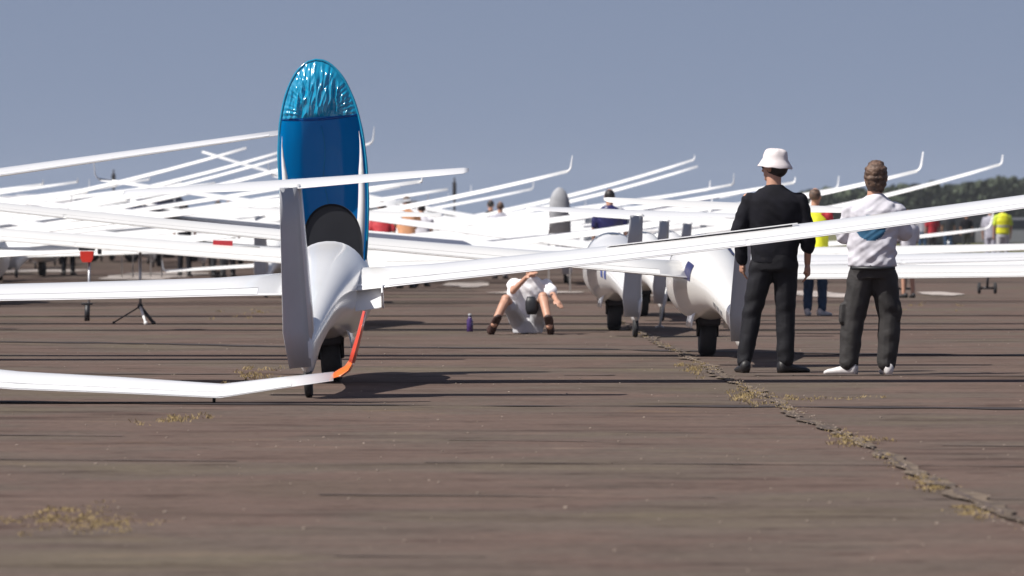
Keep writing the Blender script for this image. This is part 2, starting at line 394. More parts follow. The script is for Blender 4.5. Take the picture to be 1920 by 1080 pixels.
def fin_bm(zb, zt, yb=(-3.15, -3.80), yt=(-3.42, -3.86)):
    bm = bmesh.new(); rings = []
    for i in range(5):
        t = i/4; z = zb+(zt-zb)*t; yl = yb[0]+(yt[0]-yb[0])*t; yr = yb[1]+(yt[1]-yb[1])*t; c = yl-yr; th = .11-.035*t
        rings.append([Vector((x*th, yl-q*c, z)) for q, x in [(0, 0), (.1, .32), (.3, .48), (.6, .5), (1, .42), (1, -.42), (.6, -.5), (.3, -.48), (.1, -.32)]])
    loft(bm, rings, True); bmesh.ops.recalc_face_normals(bm, faces=bm.faces); return bm
def rudder_bm(zb, zt, defl, chb=.40, cht=.26, hb=-3.815, ht=-3.875):
    bm = bmesh.new(); rings = []
    for i in range(6):
        t = i/5; z = zb+(zt-zb)*t; c = chb+(cht-chb)*t; h = hb+(ht-hb)*t; th = .085-.03*t
        if i == 0: c *= .75
        ring = []
        for q, x in [(-.05, 0), (0, .42), (.3, .36), (.7, .16), (1, .02), (1, -.02), (.7, -.16), (.3, -.36), (0, -.42)]:
            X = x*th; Y = -q*c
            ring.append(Vector((X*cos(defl)+Y*sin(defl), h+Y*cos(defl)-X*sin(defl), z)))
        rings.append(ring)
    loft(bm, rings, True); bmesh.ops.recalc_face_normals(bm, faces=bm.faces); return bm
def tailplane_bm(z, hs=1.22, incid=.10):
    bm = bmesh.new(); rings = []
    for s in (-1, -.97, -.8, -.5, -.2, 0, .2, .5, .8, .97, 1):
        a = abs(s); ch = .50-.20*a; ch = ch*.6 if a == 1 else ch
        yl = -3.38-.10*a
        rings.append([Vector((s*hs, yl+yy, z+zz+yy*incid+(.01*a))) for yy, zz in airfoil(ch, ch*.115)])
    loft(bm, rings, True); bmesh.ops.recalc_face_normals(bm, faces=bm.faces); return bm

def up_z(c, ch, th):
    for (c0, t0), (c1, t1) in zip(AF[:-1], AF[1:]):
        if c0 <= c <= c1: return (t0+(t1-t0)*(c-c0)/(c1-c0))*th*1.15
def wing_ribbon(st, side, c0, c1, s0, s1, lift, incid, name, m, parent):
    """a strip lying on the wing's upper surface between two chord fractions"""
    bm = bmesh.new(); prev = None; n = 40
    for i in range(n+1):
        s = s0+(s1-s0)*i/n
        k = max(q for q in range(len(st)-1) if st[q][0] <= s) if s > st[0][0] else 0
        a, b = st[k], st[k+1]; t = (s-a[0])/max(1e-6, b[0]-a[0])
        y, z, ch, th = [a[q]+(b[q]-a[q])*t for q in (1, 2, 3, 4)]
        cs = [c0+(c1-c0)*q/3 for q in range(4)]
        cur = [bm.verts.new((side*s, y-c*ch, z+up_z(c, ch, th)-c*ch*incid+ch*.4*incid+lift)) for c in cs]
        if prev:
            for q in range(3): bm.faces.new((prev[q], prev[q+1], cur[q+1], cur[q]))
        prev = cur
    return newobj(name, bm, m, parent)
SHARED = {}
def shared(key, fn, m):
    if key not in SHARED:
        bm = fn(); me = bpy.data.meshes.new(key.split('#')[0]); bm.to_mesh(me); bm.free(); me.materials.append(M[m])
        SHARED[key] = me
    return SHARED[key]

def gear(root, detail=True, doors=True):
    tw = newobj('tail_wheel', shared('tail_wheel', lambda: wheel_bm(.10, .055), 'tyre'), None, root); tw.location = (0, -3.74, .10)
    mw = newobj('main_wheel', shared('main_wheel', lambda: wheel_bm(.19, .15), 'tyre'), None, root); mw.location = (0, 0, .185)
    if detail:
        hb = newobj('wheel_hub', shared('wheel_hub', lambda: hub_bm(.185, .13), 'metal'), None, mw)
        def fork():
            bm = bmesh.new()
            for sx in (-1, 1):
                tube(bm, [(sx*.085, 0, .185), (sx*.09, .12, .48)], .018, 8); tube(bm, [(sx*.085, 0, .185), (sx*.07, -.22, .50)], .013, 8)
            return bm
        newobj('gear_strut', shared('gear_strut', fork, 'black'), None, root)
        def well():
            bm = bmesh.new(); box(bm, (0, .02, .335), (.20, .50, .10), None, .03); return bm
        newobj('wheel_well', shared('wheel_well', well, 'gap'), None, root)
        if doors:
            for sx in (-1, 1):
                def door():
                    bm = bmesh.new(); rings = []
                    for q in range(5):
                        t = q/4
                        rings.append([Vector((sx*(.13+.05*sin(t*pi*.5)), y, .46-.20*t)) for y in (.34, .1, -.15, -.36)]+[Vector((sx*(.122+.05*sin(t*pi*.5)), y, .46-.20*t)) for y in (-.36, -.15, .1, .34)])
                    loft(bm, rings, True); bmesh.ops.recalc_face_normals(bm, faces=bm.faces); return bm
                newobj('gear_door', shared('gear_door#%d' % sx, door, 'gel'), None, root)

def glider(X, D, head=0.0, roll=0.0, S=9.0, z0=.75, dih=.03, b=.004, fin=1.38, defl=.45, label='', group=None,
           hero=False, wl=.38, canopy=True, right=None, left=None, rwl=True, paint='gel_far', root_ch=.85, gearup=True, incid=.075):
    r = empty('glider', (X, D, 0), 0, label, 'glider', group)
    r.rotation_euler = (0, roll, -head)       # nose turned right by head; right wing up for negative rotation about +Y
    fm = shared('fuselage#'+('open' if hero else 'closed')+paint, lambda: fuselage_bm(hero), paint)
    newobj('fuselage', fm, None, r)
    if not hero and canopy:
        newobj('canopy', shared('canopy', canopy_bm, 'glass'), None, r)
    gear(r, D < 75, D < 75)
    for side, cust in ((1, right), (-1, left)):
        st = cust if cust else wing_stations(S, z0, dih, b, root_ch)
        wg = newobj('wing', wing_bm(st, side, incid), M[paint], r)
        if D < 68:
            e = st[-1][0]
            wing_ribbon(st, side, .775, .79, .5, e*.97, .0025, incid, 'hinge_gap', 'gap', wg)
            wing_ribbon(st, side, .795, .985, .5, e*.36, .004, incid, 'flap', paint, wg)
            wing_ribbon(st, side, .795, .985, e*.363, e*.66, .004, incid, 'flaperon', paint, wg)
            wing_ribbon(st, side, .795, .985, e*.663, e*.97, .004, incid, 'aileron', paint, wg)
        if wl > 0 and (rwl or side < 0):
            sl_ = (st[-1][2]-st[-2][2])/(st[-1][0]-st[-2][0])
            newobj('winglet', wing_bm(winglet_stations(st[-1], sl_, wl), side, 0.0), M[paint], wg)
    newobj('fin', shared('fin#%.2f%s' % (fin, paint), lambda: fin_bm(.40, fin), paint), None, r)
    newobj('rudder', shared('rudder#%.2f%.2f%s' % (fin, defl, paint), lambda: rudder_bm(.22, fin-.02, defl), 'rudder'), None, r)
    newobj('tailplane', shared('tailplane#%.2f%s' % (fin, paint), lambda: tailplane_bm(fin+.02), paint), None, r)
    return r
def solve(tip, second, D, S, z0=.75, dih=.035, side=1):
    """wing bend and bank so that the raised tip and a second point of the wing stand where they are seen"""
    T = at(*tip, D); Q = at(*second, D)
    d = abs(T.x-Q.x); s2 = S-d
    # z0+a s+b s^2
    A = T.z-z0; B = Q.z-z0
    b = (A/S-B/s2)/(S-s2); a = A/S-b*S
    b = max(0, min(.0125, b)); a = A/S-b*S
    Xroot = T.x-side*S
    return Xroot, a-dih, b      # root x, bank, flex
def gl_tip(tip, second, D, S, label, group=None, z0=.75, side=1, **kw):
    X, bank, b = solve(tip, second, D, S, z0, .035, side)
    low = z0+(.035-bank)*S+b*S*S
    if low < .12:
        pass
    return glider(X, D, 0, -bank*side, S, z0, .035, b, label=label, group=group, **kw)

# ------------------------------------------------------------------ main glider
HD = 41.2; HX = -1.385
hero = glider(HX, HD, radians(.6), -.066, S=9.0, z0=.745, dih=.028, b=.0044, fin=1.50, defl=.36, hero=True, paint='gel',
              label='white glider with its blue covered canopy raised, nearest on the tarmac', incid=.085, root_ch=.88)
hero_wings = [c for c in hero.children if c.name.startswith('wing')]
# lift-brake slot and blade on the right wing
def on_wing(s, z0=.745, dih=.028, b=.0044): return z0+dih*s+b*s*s
bm = bmesh.new()
for (s0, s1) in ((2.20, 3.62),):
    n = 12
    rr = []
    for i in range(n+1):
        s = s0+(s1-s0)*i/n; z = on_wing(s)+.050
        rr.append([Vector((s, y, z+dz)) for y, dz in ((-.02, .0), (-.02, .026), (-.028, .026), (-.028, 0))])
    loft(bm, rr, True)
bmesh.ops.recalc_face_normals(bm, faces=bm.faces)
rw = hero_wings[0]
newobj('airbrake_blade', bm, 'gap', rw, smooth=False)
bm = bmesh.new(); rr = []
for i in range(13):
    s = 2.18+(3.66-2.18)*i/12; z = on_wing(s)+.076
    rr.append([Vector((s, y, z+dz)) for y, dz in ((.0, 0), (.0, .008), (-.045, .008), (-.045, 0))])
loft(bm, rr, True); bmesh.ops.recalc_face_normals(bm, faces=bm.faces)
newobj('airbrake_cap', bm, 'gel', rw, smooth=False)
# drooped inboard flap on the right root
bm = bmesh.new(); rr = []
for s, c in ((.24, .25), (.42, .24), (.44, .235)):
    rr.append([Vector((s, -.60-q*c*.5, .725+.028*s-q*c*.75+t)) for q, t in ((0, .012), (.5, .010), (1, .003), (1, -.003), (.5, -.012), (0, -.014))])
loft(bm, rr, True); bmesh.ops.recalc_face_normals(bm, faces=bm.faces)
newobj('flap', bm, 'gel', rw, smooth=False)
bm = bmesh.new(); box(bm, (.452, -.66, .655), (.012, .16, .15), Matrix.Rotation(.6, 3, 'X'), .004)
newobj('flap_end_plate', bm, 'gel', rw, smooth=False)
# cockpit tub, sill, panel, seat
bm = bmesh.new(); rings = []
for y in (.48, .7, 1.0, 1.4, 1.8, 2.1):
    rings.append([fpt(y, a, -.025) for a in [(-2.05+4.1*k/14) for k in range(15)]])
loft(bm, rings, False, False)
newobj('cockpit_tub', bm, 'black', hero)
bm = bmesh.new(); rings = []
for q in range(9):
    t = q/8; rings.append([Vector((x*(.20-.02*t), .62+.10*t+.25*(t-.6)**2, .50+.42*t+dz)) for x in (-1, -.5, 0, .5, 1) for dz in (0,)]+[Vector((x*(.20-.02*t), .58+.10*t+.25*(t-.6)**2, .50+.42*t)) for x in (1, .5, 0, -.5, -1)])
loft(bm, rings, True); bmesh.ops.recalc_face_normals(bm, faces=bm.faces)
ball(bm, (0, .70, .99), (.12, .05, .075))
newobj('seat', bm, 'black', hero)
bm = bmesh.new()   # instrument pod lifted with the canopy: arched black panel on a stalk
rings = []
for y, k in ((1.62, .94), (1.60, 1.0), (1.72, 1.0), (1.80, .9)):
    ring = []
    for q in range(21):
        a = pi*q/20; ring.append(Vector((-.235*k*cos(a), y, 1.05+.335*k*sin(a)**.8)))
    ring += [Vector((.235*k, y, .86)), Vector((-.235*k, y, .86))]
    rings.append(ring)
loft(bm, rings, True); bmesh.ops.recalc_face_normals(bm, faces=bm.faces)
pan = newobj('instrument_panel', bm, 'black', hero, smooth=False)
# raised canopy: local frame u along the canopy (from the front hinge to the rear end), v across, h bulge away from the camera
can = empty('canopy', (0, 0, 0)); can.parent = hero
del_keys = None
HB = Vector((-.055, 1.88, .80)); LEN = 1.76; TILT = radians(93)
ud = Vector((0, -cos(TILT), sin(TILT))); hdv = Vector((0, sin(TILT), cos(TILT)))
def halfw(u):                 # planform half width of the canopy, u 0..1 from the hinge end
    if u < .45: return .355*(.80+.20*sin(min(1, u/.45)*pi/2))
    t = (u-.45)/.55; return .355*math.sqrt(max(0, 1-t**2.35))**1.0
def canpt(u, v, bulge=.34, off=0.0):      # v -1..1
    wv = halfw(u)+off; k = math.sqrt(max(0, 1-v*v))
    end = math.sqrt(max(0.0, 1-max(0, (u-.55)/.45)**2.2))*min(1, .55+u*1.4)
    return HB+ud*(u*LEN)+Vector((1, 0, 0))*v*wv+hdv*(k*bulge*end+off)
def us(n): return [1-(1-i/n)**1.35 for i in range(n+1)]
bm = bmesh.new(); NU, NV = 46, 40
rings = [[bm.verts.new(canpt(u, sin(pi/2*(2*k/NV-1)), .36)+Vector((0, 0, 0))+hdv*(.005*noise.noise(Vector((u*9, k*.35, 2)))+.010*noise.noise(Vector((u*1.2, k*.28, 8))))) for k in range(NV+1)] for u in us(NU)]
for a, b_ in zip(rings[:-1], rings[1:]):
    for k in range(NV):
        try: bm.faces.new((a[k], a[k+1], b_[k+1], b_[k]))
        except ValueError: pass
bmesh.ops.remove_doubles(bm, verts=bm.verts, dist=.0005)
newobj('fabric_cover', bm, 'cover', can)
# rolled hem all round the rim
bm = bmesh.new(); rim = []
for u in us(40): rim.append(canpt(u, -1, .36))
for u in us(40)[::-1]: rim.append(canpt(u, 1, .36))
pts = [rim[0]]
for p in rim[1:]:
    if (p-pts[-1]).length > .012: pts.append(p)
tube(bm, [p-hdv*.006 for p in pts], [.010+.001*sin(i*1.1) for i in range(len(pts))], 8)
newobj('cover_hem', bm, 'cover_cap', can)
# pale canopy frame showing inside both lower sides
for sx in (-1, 1):
    bm = bmesh.new(); rr = []
    for i in range(15):
        u = .02+.64*i/14; ww = (.085-.055*i/14)*min(1, (1-i/14)*3+.1)
        p = canpt(u, sx, .36); rr.append([p-Vector((sx*(.022+ww), 0, 0))-hdv*.012, p-Vector((sx*.024, 0, 0))-hdv*.022, p-Vector((sx*.024, 0, 0))-hdv*.006, p-Vector((sx*(.022+ww), 0, 0))+hdv*.004])
    loft(bm, rr, True); bmesh.ops.recalc_face_normals(bm, faces=bm.faces)
    newobj('canopy_frame', bm, 'gel', can)
# elasticated hood pulled over the rear end, gathered in radial folds
bm = bmesh.new(); NU, NV = 60, 150; U0 = .735
grid = []
for i in range(NU+1):
    t = i/NU; row = []
    for k in range(NV+1):
        v = 2*k/NV-1
        # polar layout: centre of the hem line to the rim
        ang = pi*(k/NV)
        cu = U0; rimu = None
        # rim point in direction ang
        lo, hi = 0, 1.0
        dx, du = -cos(ang), sin(ang)
        for _ in range(22):
            md = (lo+hi)/2; uu = cu+du*md*.27; xx = dx*md*.40
            if uu <= 1 and abs(xx) < halfw(uu)-.004: lo = md
            else: hi = md
        q = t*lo; uu = cu+du*q*.27; xx = dx*q*.40
        puff = .085*(1-t**2.2)*(.35+.65*sin(ang))
        edge = max(0, min(1, (t-.45)/.35))
        wob_ = 2.6*noise.noise(Vector((xx*7, uu*9, 0)))
        fold = edge*(1-t**9)*.0065*sin(ang*52+wob_)*(.6+.8*noise.noise(Vector((ang*3, 7, 1))))
        q1 = noise.noise(Vector((xx*20-uu*10, uu*9+xx*5, 2.2))); q2 = noise.noise(Vector((xx*42-uu*14, uu*16, 6.1)))
        big = (1-t**5)*(.022*(1-abs(q1)*2)+.008*(1-abs(q2)*2))
        row.append(bm.verts.new(HB+ud*(uu*LEN)+Vector((xx, 0, 0))-hdv*(puff*.9+fold+big+.004)))
    grid.append(row)
for a, b_ in zip(grid[:-1], grid[1:]):
    for k in range(NV):
        bm.faces.new((a[k], a[k+1], b_[k+1], b_[k]))
bmesh.ops.remove_doubles(bm, verts=bm.verts, dist=.0002)
newobj('elastic_hood', bm, 'cover_cap', can)
bm = bmesh.new()
tube(bm, [HB+ud*((U0-.012*sin(pi*k/20))*LEN)+Vector((-.305+.61*k/20, 0, 0))-hdv*(.030*sin(pi*k/20)+.006) for k in range(21)], .010, 8)
newobj('hood_hem', bm, 'cover', can)
# clear inner pane with a soft crease seam down the middle
bm = bmesh.new(); tube(bm, [canpt(.25+.46*k/10, .04*sin(k), .345) for k in range(11)], .004, 6); newobj('centre_seam', bm, 'cover_cap', can)
# small registration text and antenna fittings on the hero tail


# ------------------------------------------------------------------ neighbour on the left: its right tip rests on the ground in front
ND = 36.4
def nz_(px, py): return at(px, py, ND)
NX = -10.6
p_ = [(34, 713), (225, 722), (415, 733), (520, 719), (625, 706)]
st = [(.2, .28, .80, .98, .16)]
a0 = nz_(*p_[0]); s_first = a0.x-NX
for i in range(1, 10):
    t = i/10; s = .2+(s_first-.2)*t; st.append((s, .28-.05*t, .80+(a0.z-.80)*(t**.95), .85-.33*t, .12-.05*t))
for (px, py), ch in zip(p_, (.52, .47, .41, .34, .27)):
    q = nz_(px, py); st.append((q.x-NX, .22-.05, q.z, ch, ch*.125))
neigh = glider(NX, ND, 0, 0, S=9, z0=.80, dih=.05, b=.004, right=st, rwl=False, wl=.38, paint='gel', root_ch=.85, incid=.16,
               label='white glider at the left edge, its orange tipped wing resting on the ground', fin=1.4)
nw = [c for c in neigh.children if c.name.startswith('wing')][0]
last = st[-1]
wst = [last]
for (px, py), ch in zip([(638, 702), (652, 693), (660, 680)], (.26, .24, .22)):
    q = nz_(px, py); wst.append((q.x-NX, .14, q.z, ch, ch*.22))
newobj('winglet', wing_bm(wst, 1, .05), 'orange', nw)
wst2 = [wst[-1]]
for (px, py), ch in zip([(667, 655), (675, 625), (684, 584)], (.19, .16, .12)):
    q = nz_(px, py); wst2.append((q.x-NX, .12, q.z, ch, ch*.24))
newobj('winglet_tip', wing_bm(wst2, 1, .0), 'redor', nw)
q = nz_(402, 742)
tw = newobj('tip_wheel', shared('tip_wheel', lambda: wheel_bm(.022, .02, 14), 'tyre'), None, nw); tw.location = (q.x-NX, -.05, .022)
bm = bmesh.new(); tube(bm, [(q.x-NX, -.05, .02), (q.x-NX, -.05, .075)], .009, 8); newobj('tip_wheel_strut', bm, 'black', nw)

# ------------------------------------------------------------------ column of gliders on the right
H2 = radians(-2.4)
g2 = glider(1.80, 49.3, H2, .040, S=9, z0=.755, dih=.04, b=.002, fin=1.36, defl=.42, paint='gel_warm',
            label='white glider with navy squares behind its canopy, tail beside the man in black')
g3 = glider(1.17, 61.2, H2, .035, S=9, z0=.765, dih=.04, b=.002, fin=1.33, defl=.50, paint='gel',
            label='white glider with small blue letters, tail standing just left of the thin white stand')
g4 = glider(1.72, 70.6, H2, .045, S=9, z0=.74, dih=.04, b=.001, fin=1.28, defl=.45, paint='gel_far',
            label='white glider whose shaded tail fin shows between the two right-hand gliders')
g5 = glider(2.42, 84, H2, .075, S=9, z0=.72, dih=.04, b=.002, fin=1.25, defl=.5, paint='gel_far',
            label='white glider with the smallest of three grey fins above the long wing')
def patch(root, y0, y1, a0, a1, m, name='marking', skew=0.0):
    bm = bmesh.new(); R = []
    for i in range(7):
        y = y0+(y1-y0)*i/6
        R.append([bm.verts.new(fpt(y, a0+(a1-a0)*k/6+skew*i/6, .004)) for k in range(7)])
    for a, b_ in zip(R[:-1], R[1:]):
        for k in range(6): bm.faces.new((a[k], a[k+1], b_[k+1], b_[k]))
    bmesh.ops.recalc_face_normals(bm, faces=bm.faces)
    f = [c for c in root.children if c.name.startswith('fuselage')][0]
    return newobj(name, bm, m, f)
patch(g2, -.85, -.45, 4.75, 4.15, 'navy', skew=.0)
patch(g2, -.05, .25, 2.65, 2.40, 'navy', skew=.1)
patch(g2, -.45, -.12, 2.60, 2.30, 'navy', skew=.1)
for k in range(3): patch(g2, -2.3-.22*k, -2.42-.22*k, 4.9, 5.15, 'metal')
for k in range(2): patch(g3, -1.0-.3*k, -1.15-.3*k, 4.55, 4.95, 'bluemark')
# hanging canopy cloth / shaded belly screen beside the second glider
# ------------------------------------------------------------------ other gliders seen by their wings
gA = gl_tip((600, 243), (34, 303), 47.5, 9.2, 'white glider off to the left whose long wing rises behind the blue canopy', wl=0, paint='gel')
# glider hidden behind the main one; its left wing rises to the left over the stands
gR = glider(-2.05, 65, 0, .030, S=9, z0=.77, dih=.038, b=.0015, fin=1.34, paint='gel_warm', label='white glider directly behind the blue canopied one, left wing propped on stands', root_ch=1.0, incid=.12)
gl_tip((862+500, 305), (1060, 378), 108, 11.5, 'white glider whose long upturned wing ends beside a twin wing tip, upper one', z0=.9) if False else None
gl_tip((1312, 300), (1100, 366), 128, 9.0, 'far white glider, upper of the twin wing tips rising between the two standing heads', z0=.85, wl=.12)
gl_tip((1318, 312), (1100, 380), 134, 9.0, 'far white glider, lower of the twin wing tips rising behind the dark haired head', z0=.85, wl=.0)
gl_tip((1062, 322), (900, 361), 82, 9.0, 'far white glider whose curved wing with thin winglet ends above the grey dome', wl=.24)
gl_tip((1338, 356), (1190, 378), 116, 9.0, 'far white glider with its wing tip just below the twin tips', wl=.2)
gl_tip((1496, 343), (1290, 378), 92, 9.0, 'far white glider with its wing tip right behind the black jersey shoulder', wl=.1)
gl_tip((1716, 322), (1545, 363), 82, 9.0, 'far white glider with upright winglet right of the brown haired head', wl=.3)
gl_tip((1882, 309), (1600, 384), 110, 9.0, 'far white glider with the highest wing tip at the right edge', wl=.2)
gl_tip((1838, 429), (1715, 444), 112, 7.5, 'far white glider with low wing and tall winglet before the red shirt', wl=.42)
gl_tip((466, 278), (300, 326), 92, 10.0, 'far white glider whose wing climbs alone left of the blue canopy', wl=0, z0=.8)
gl_tip((700, 270), (600, 300), 96, 10.0, 'far white glider whose curled wing tip peeps out right of the blue canopy', wl=.3, z0=.8)
gl_tip((540, 282), (420, 319), 99, 10.5, 'far white glider with wing tip hidden by the left rim of the canopy', wl=0, z0=.8)
gl_tip((545, 292), (430, 326), 107, 10.5, 'far white glider, lowest wing touching the left rim of the canopy', wl=0, z0=.8)
gl_tip((800, 341), (700, 355), 70, 9.0, 'far white glider with short straight tip right under the main tailplane', wl=.08)
gl_tip((378, 285), (450, 318), 118, 11.0, 'far white glider with its left wing crossing another above the rows', z0=.85, side=-1, wl=0)
gw = [c for c in gR.children if c.name.startswith('wing')][1]
bm = bmesh.new(); box(bm, (-1.50, -.05, .925), (.24, .02, .10), None, .004); newobj('airbrake_blade', bm, 'red', gw, smooth=False)
bm = bmesh.new(); box(bm, (-1.20, -.05, .895), (.30, .02, .035), None, .004); newobj('airbrake_slot', bm, 'gap', gw, smooth=False)
for (tx, ty, D_, w_) in ((92, 346, 104, 'leftmost'), (160, 341, 118, 'second from the left'), (228, 349, 98, 'third from the left'), (296, 336, 126, 'fourth from the left'), (352, 344, 111, 'fifth from the left')):
    gl_tip((tx, ty), (tx-150, ty+20), D_, 9.0, 'far white glider, tip %s of five low skyline tips' % w_, group='gliders with tips at the left skyline', wl=.1, z0=.85)
# low left tip with a wheel
pl = at(312, 505, 114)
gp = glider(pl.x+9, 114, 0, .0, S=9, z0=.75, dih=-.060, b=.0, label='far white glider with its left tip lying low on a small wheel', wl=.25)
bm = wheel_bm(.12, .1); tipw = newobj('tip_wheel', bm, 'tyre', [c for c in gp.children if c.name.startswith('wing')][1]); tipw.location = (-7.9, -.1, .10+.0)
gB = glider(at(100, 515, 128).x, 125, radians(4), -.02, S=9, z0=.78, dih=.04, b=.003, label='far white glider at the far left showing its grey belly and wheel', fin=1.3)

# filling rows further off
rg = random.Random(8)
MARKS = [(-10, 'beyond the left edge'), (110, 'at the far left'), (210, 'in front of the two white vans'), (320, 'round the dark blue van'), (450, 'round the two dark clothed people'), (560, 'just left of the blue canopy'),
         (700, 'straight behind the blue canopy'), (830, 'round the person in red'), (990, 'round the slim person in grey'), (1110, 'round the grey dome'), (1230, 'round the person in navy'), (1400, 'left of the bucket hat'), (9999, 'right of the bucket hat')]
ORD = ['nearest']+[w_+' nearest' for w_ in 'second third fourth fifth sixth seventh eighth ninth tenth eleventh twelfth thirteenth fourteenth fifteenth sixteenth seventeenth eighteenth nineteenth twentieth'.split()]
ORD += ['twenty-'+w_+' nearest' for w_ in 'first second third fourth fifth sixth seventh eighth ninth'.split()]+['thirtieth nearest', 'thirty-first nearest', 'thirty-second nearest', 'farthest']
plan = []
for row in range(17):
    D = 96+row*6.4
    n = 8
    for q in range(n):
        px = -760+(2240/(n-.2))*q+rg.uniform(-70, 70)+(150 if row % 2 else 0)
        plan.append((px, D+rg.uniform(-1.6, 1.6), rg.uniform(-.02, .06), rg.uniform(.0025, .0065)))
plan += [(640, 80, .01, .004), (655, 90, .03, .004), (625, 101, .0, .005), (-90, 88, .03, .005), (-160, 98, .05, .004), (-60, 106, .02, .006), (-260, 80, .05, .004), (645, 111, .03, .004), (-330, 92, .06, .004)]
def ok(px, D):
    if 45 < px < 570: return D > 146
    if 670 < px < 1110: return D > 124
    if px >= 1110: return D > 150
    return True
plan = [p for p in plan if ok(p[0], p[1]) and p[0]+9e4/p[1] < 1600]
cnt0 = 0; pl2 = []
for p in sorted(plan, key=lambda t: t[1]):
    if p[0] < -10:
        cnt0 += 1
        if cnt0 > 32: continue
    pl2.append(p)
plan = pl2
cnt = {}
for (px, D, a, bb) in sorted(plan, key=lambda t: t[1]):
    mk = next(n_ for lim, n_ in MARKS if px < lim); cnt[mk] = cnt.get(mk, 0)+1
    glider((px-960)*D/F, D, radians(rg.uniform(-4, 4)), -a, rg.choice((7.5, 9, 9)), .78, .04, bb, fin=rg.choice((1.25, 1.32, 1.4)), defl=.35,
           label='distant white glider, %s of the crowded rows %s' % (ORD[cnt[mk]-1], mk), group='gliders in the distant rows', wl=rg.choice((0, .25, .3, 0)), paint='gel_far')

# ------------------------------------------------------------------ wing stands
def stand_tripod(px, py, D=None):
    p = ground(px, py)
    r = empty('wing_stand', p, 0, 'black tripod wing stand with one pale leg behind the near left wing', 'wing stand')
    bm = bmesh.new(); tube(bm, [(0, 0, .18), (0, 0, .93)], .017, 8); newobj('post', bm, 'metal', r)
    bm = bmesh.new(); ball(bm, (0, 0, .22), .035, 10, 8); newobj('hub', bm, 'black', r)
    for (x, y, m, rad) in ((-.33, .1, 'black', .009), (.17, -.15, 'black', .02), (.09, -.35, 'pole', .017)):
        bm = bmesh.new(); tube(bm, [(0, 0, .22), (x, y, .02)], rad, 8); ball(bm, (x, y, .02), rad+.008, 8, 6); newobj('leg', bm, m, r)
    bm = bmesh.new(); box(bm, (0, 0, .95), (.22, .10, .04), None, .012); newobj('pad', bm, 'black', r)
stand_tripod(263, 608)
p = ground(163, 602)
r = empty('wing_stand', p, 0, 'wing stand with red padded head and black T foot at the left', 'wing stand')
bm = bmesh.new(); tube(bm, [(.02, 0, 0.02), (.03, 0, .78)], .016, 8); newobj('post', bm, 'metal', r)
bm = bmesh.new(); tube(bm, [(.0, 0, .0), (.005, 0, .20)], .034, 10); box(bm, (.0, 0, .215), (.14, .05, .03), None, .006); newobj('foot_sleeve', bm, 'black', r)
bm = bmesh.new(); rings = [[Vector((x*wd, y*.06, z)) for x, y in ((-1, -1), (1, -1), (1, 1), (-1, 1))] for z, wd in ((.74, .05), (.78, .075), (.86, .085), (.88, .08))]; loft(bm, rings); newobj('red_pad', bm, 'redpad', r, smooth=False)
bm = bmesh.new(); box(bm, (0, 0, .915), (.20, .12, .06), None, .01); box(bm, (.16, 0, .90), (.05, .05, .12), None, .01); newobj('cradle', bm, 'black', r, smooth=False)
p = ground(1237, 615)
r = empty('wing_stand', p, 0, 'thin white pole stand with small foot under the wing of the third glider', 'wing stand')
bm = bmesh.new(); tube(bm, [(0, 0, .02), (.04, 0, .25), (.12, 0, .66)], [.013, .012, .010], 8); newobj('post', bm, 'pole', r)
bm = bmesh.new(); tube(bm, [(-.05, 0, .008), (0, 0, .03), (.05, 0, .008)], .009, 8); newobj('foot', bm, 'pole', r)
def small_dolly(px, py, label):
    p = ground(px, py); r = empty('wing_dolly', p, 0, label, 'wing dolly')
    for sx in (-1, 1):
        wv_ = newobj('wheel', shared('dolly_wheel', lambda: wheel_bm(.10, .05, 16), 'tyre'), None, r); wv_.location = (sx*.14, 0, .10)
    bm = bmesh.new(); tube(bm, [(-.14, 0, .1), (.14, 0, .1)], .02, 8); tube(bm, [(0, 0, .1), (0.02, 0, .42)], .022, 8); box(bm, (.02, 0, .44), (.18, .08, .04), None, .01); newobj('frame', bm, 'black', r)
small_dolly(1697, 552, 'black wing dolly on the tarmac right of the white shirt man')
small_dolly(1851, 551, 'black wing dolly under the long wings near the right edge')
small_dolly(1122, 538, 'black wing dolly under the wing left of the third glider')

# bottle
p = ground(881, 622); r = empty('bottle', p, 0, 'purple drinks bottle standing on the tarmac left of the sitting person', 'bottle')
bm = bmesh.new(); tube(bm, [(0, 0, 0), (0, 0, .005), (0, 0, .13), (0, 0, .155), (0, 0, .175)], [.034, .037, .037, .022, .018], 16); newobj('flask', bm, 'bottle', r)
bm = bmesh.new(); tube(bm, [(0, 0, .175), (0, 0, .205)], [.021, .019], 14); newobj('cap', bm, 'greymesh', r)

# grey canopy dome standing up among the rows
p = at(1049, 420, 95); p.z = 0
r = empty('canopy_dome', p, 0, 'grey domed canopy standing upright above the white rows', 'canopy')
bm = bmesh.new(); rings = []
for z, wd in ((1.05, .20), (1.5, .185), (1.62, .18), (1.72, .15), (1.80, .11), (1.86, .05), (1.875, .01)):
    rings.append([Vector((wd*cos(2*pi*k/18), .12*wd/.2*sin(2*pi*k/18), z)) for k in range(18)])
loft(bm, rings); newobj('bubble', bm, 'greymesh', r)
bm = bmesh.new(); tube(bm, [(-.20, 0, 1.5), (.20, 0, 1.5)], .02, 8); tube(bm, [(-.19, 0, 0), (-.19, 0, 1.5)], .015, 8); tube(bm, [(.19, 0, 0), (.19, 0, 1.5)], .015, 8); newobj('frame', bm, 'metal', r)

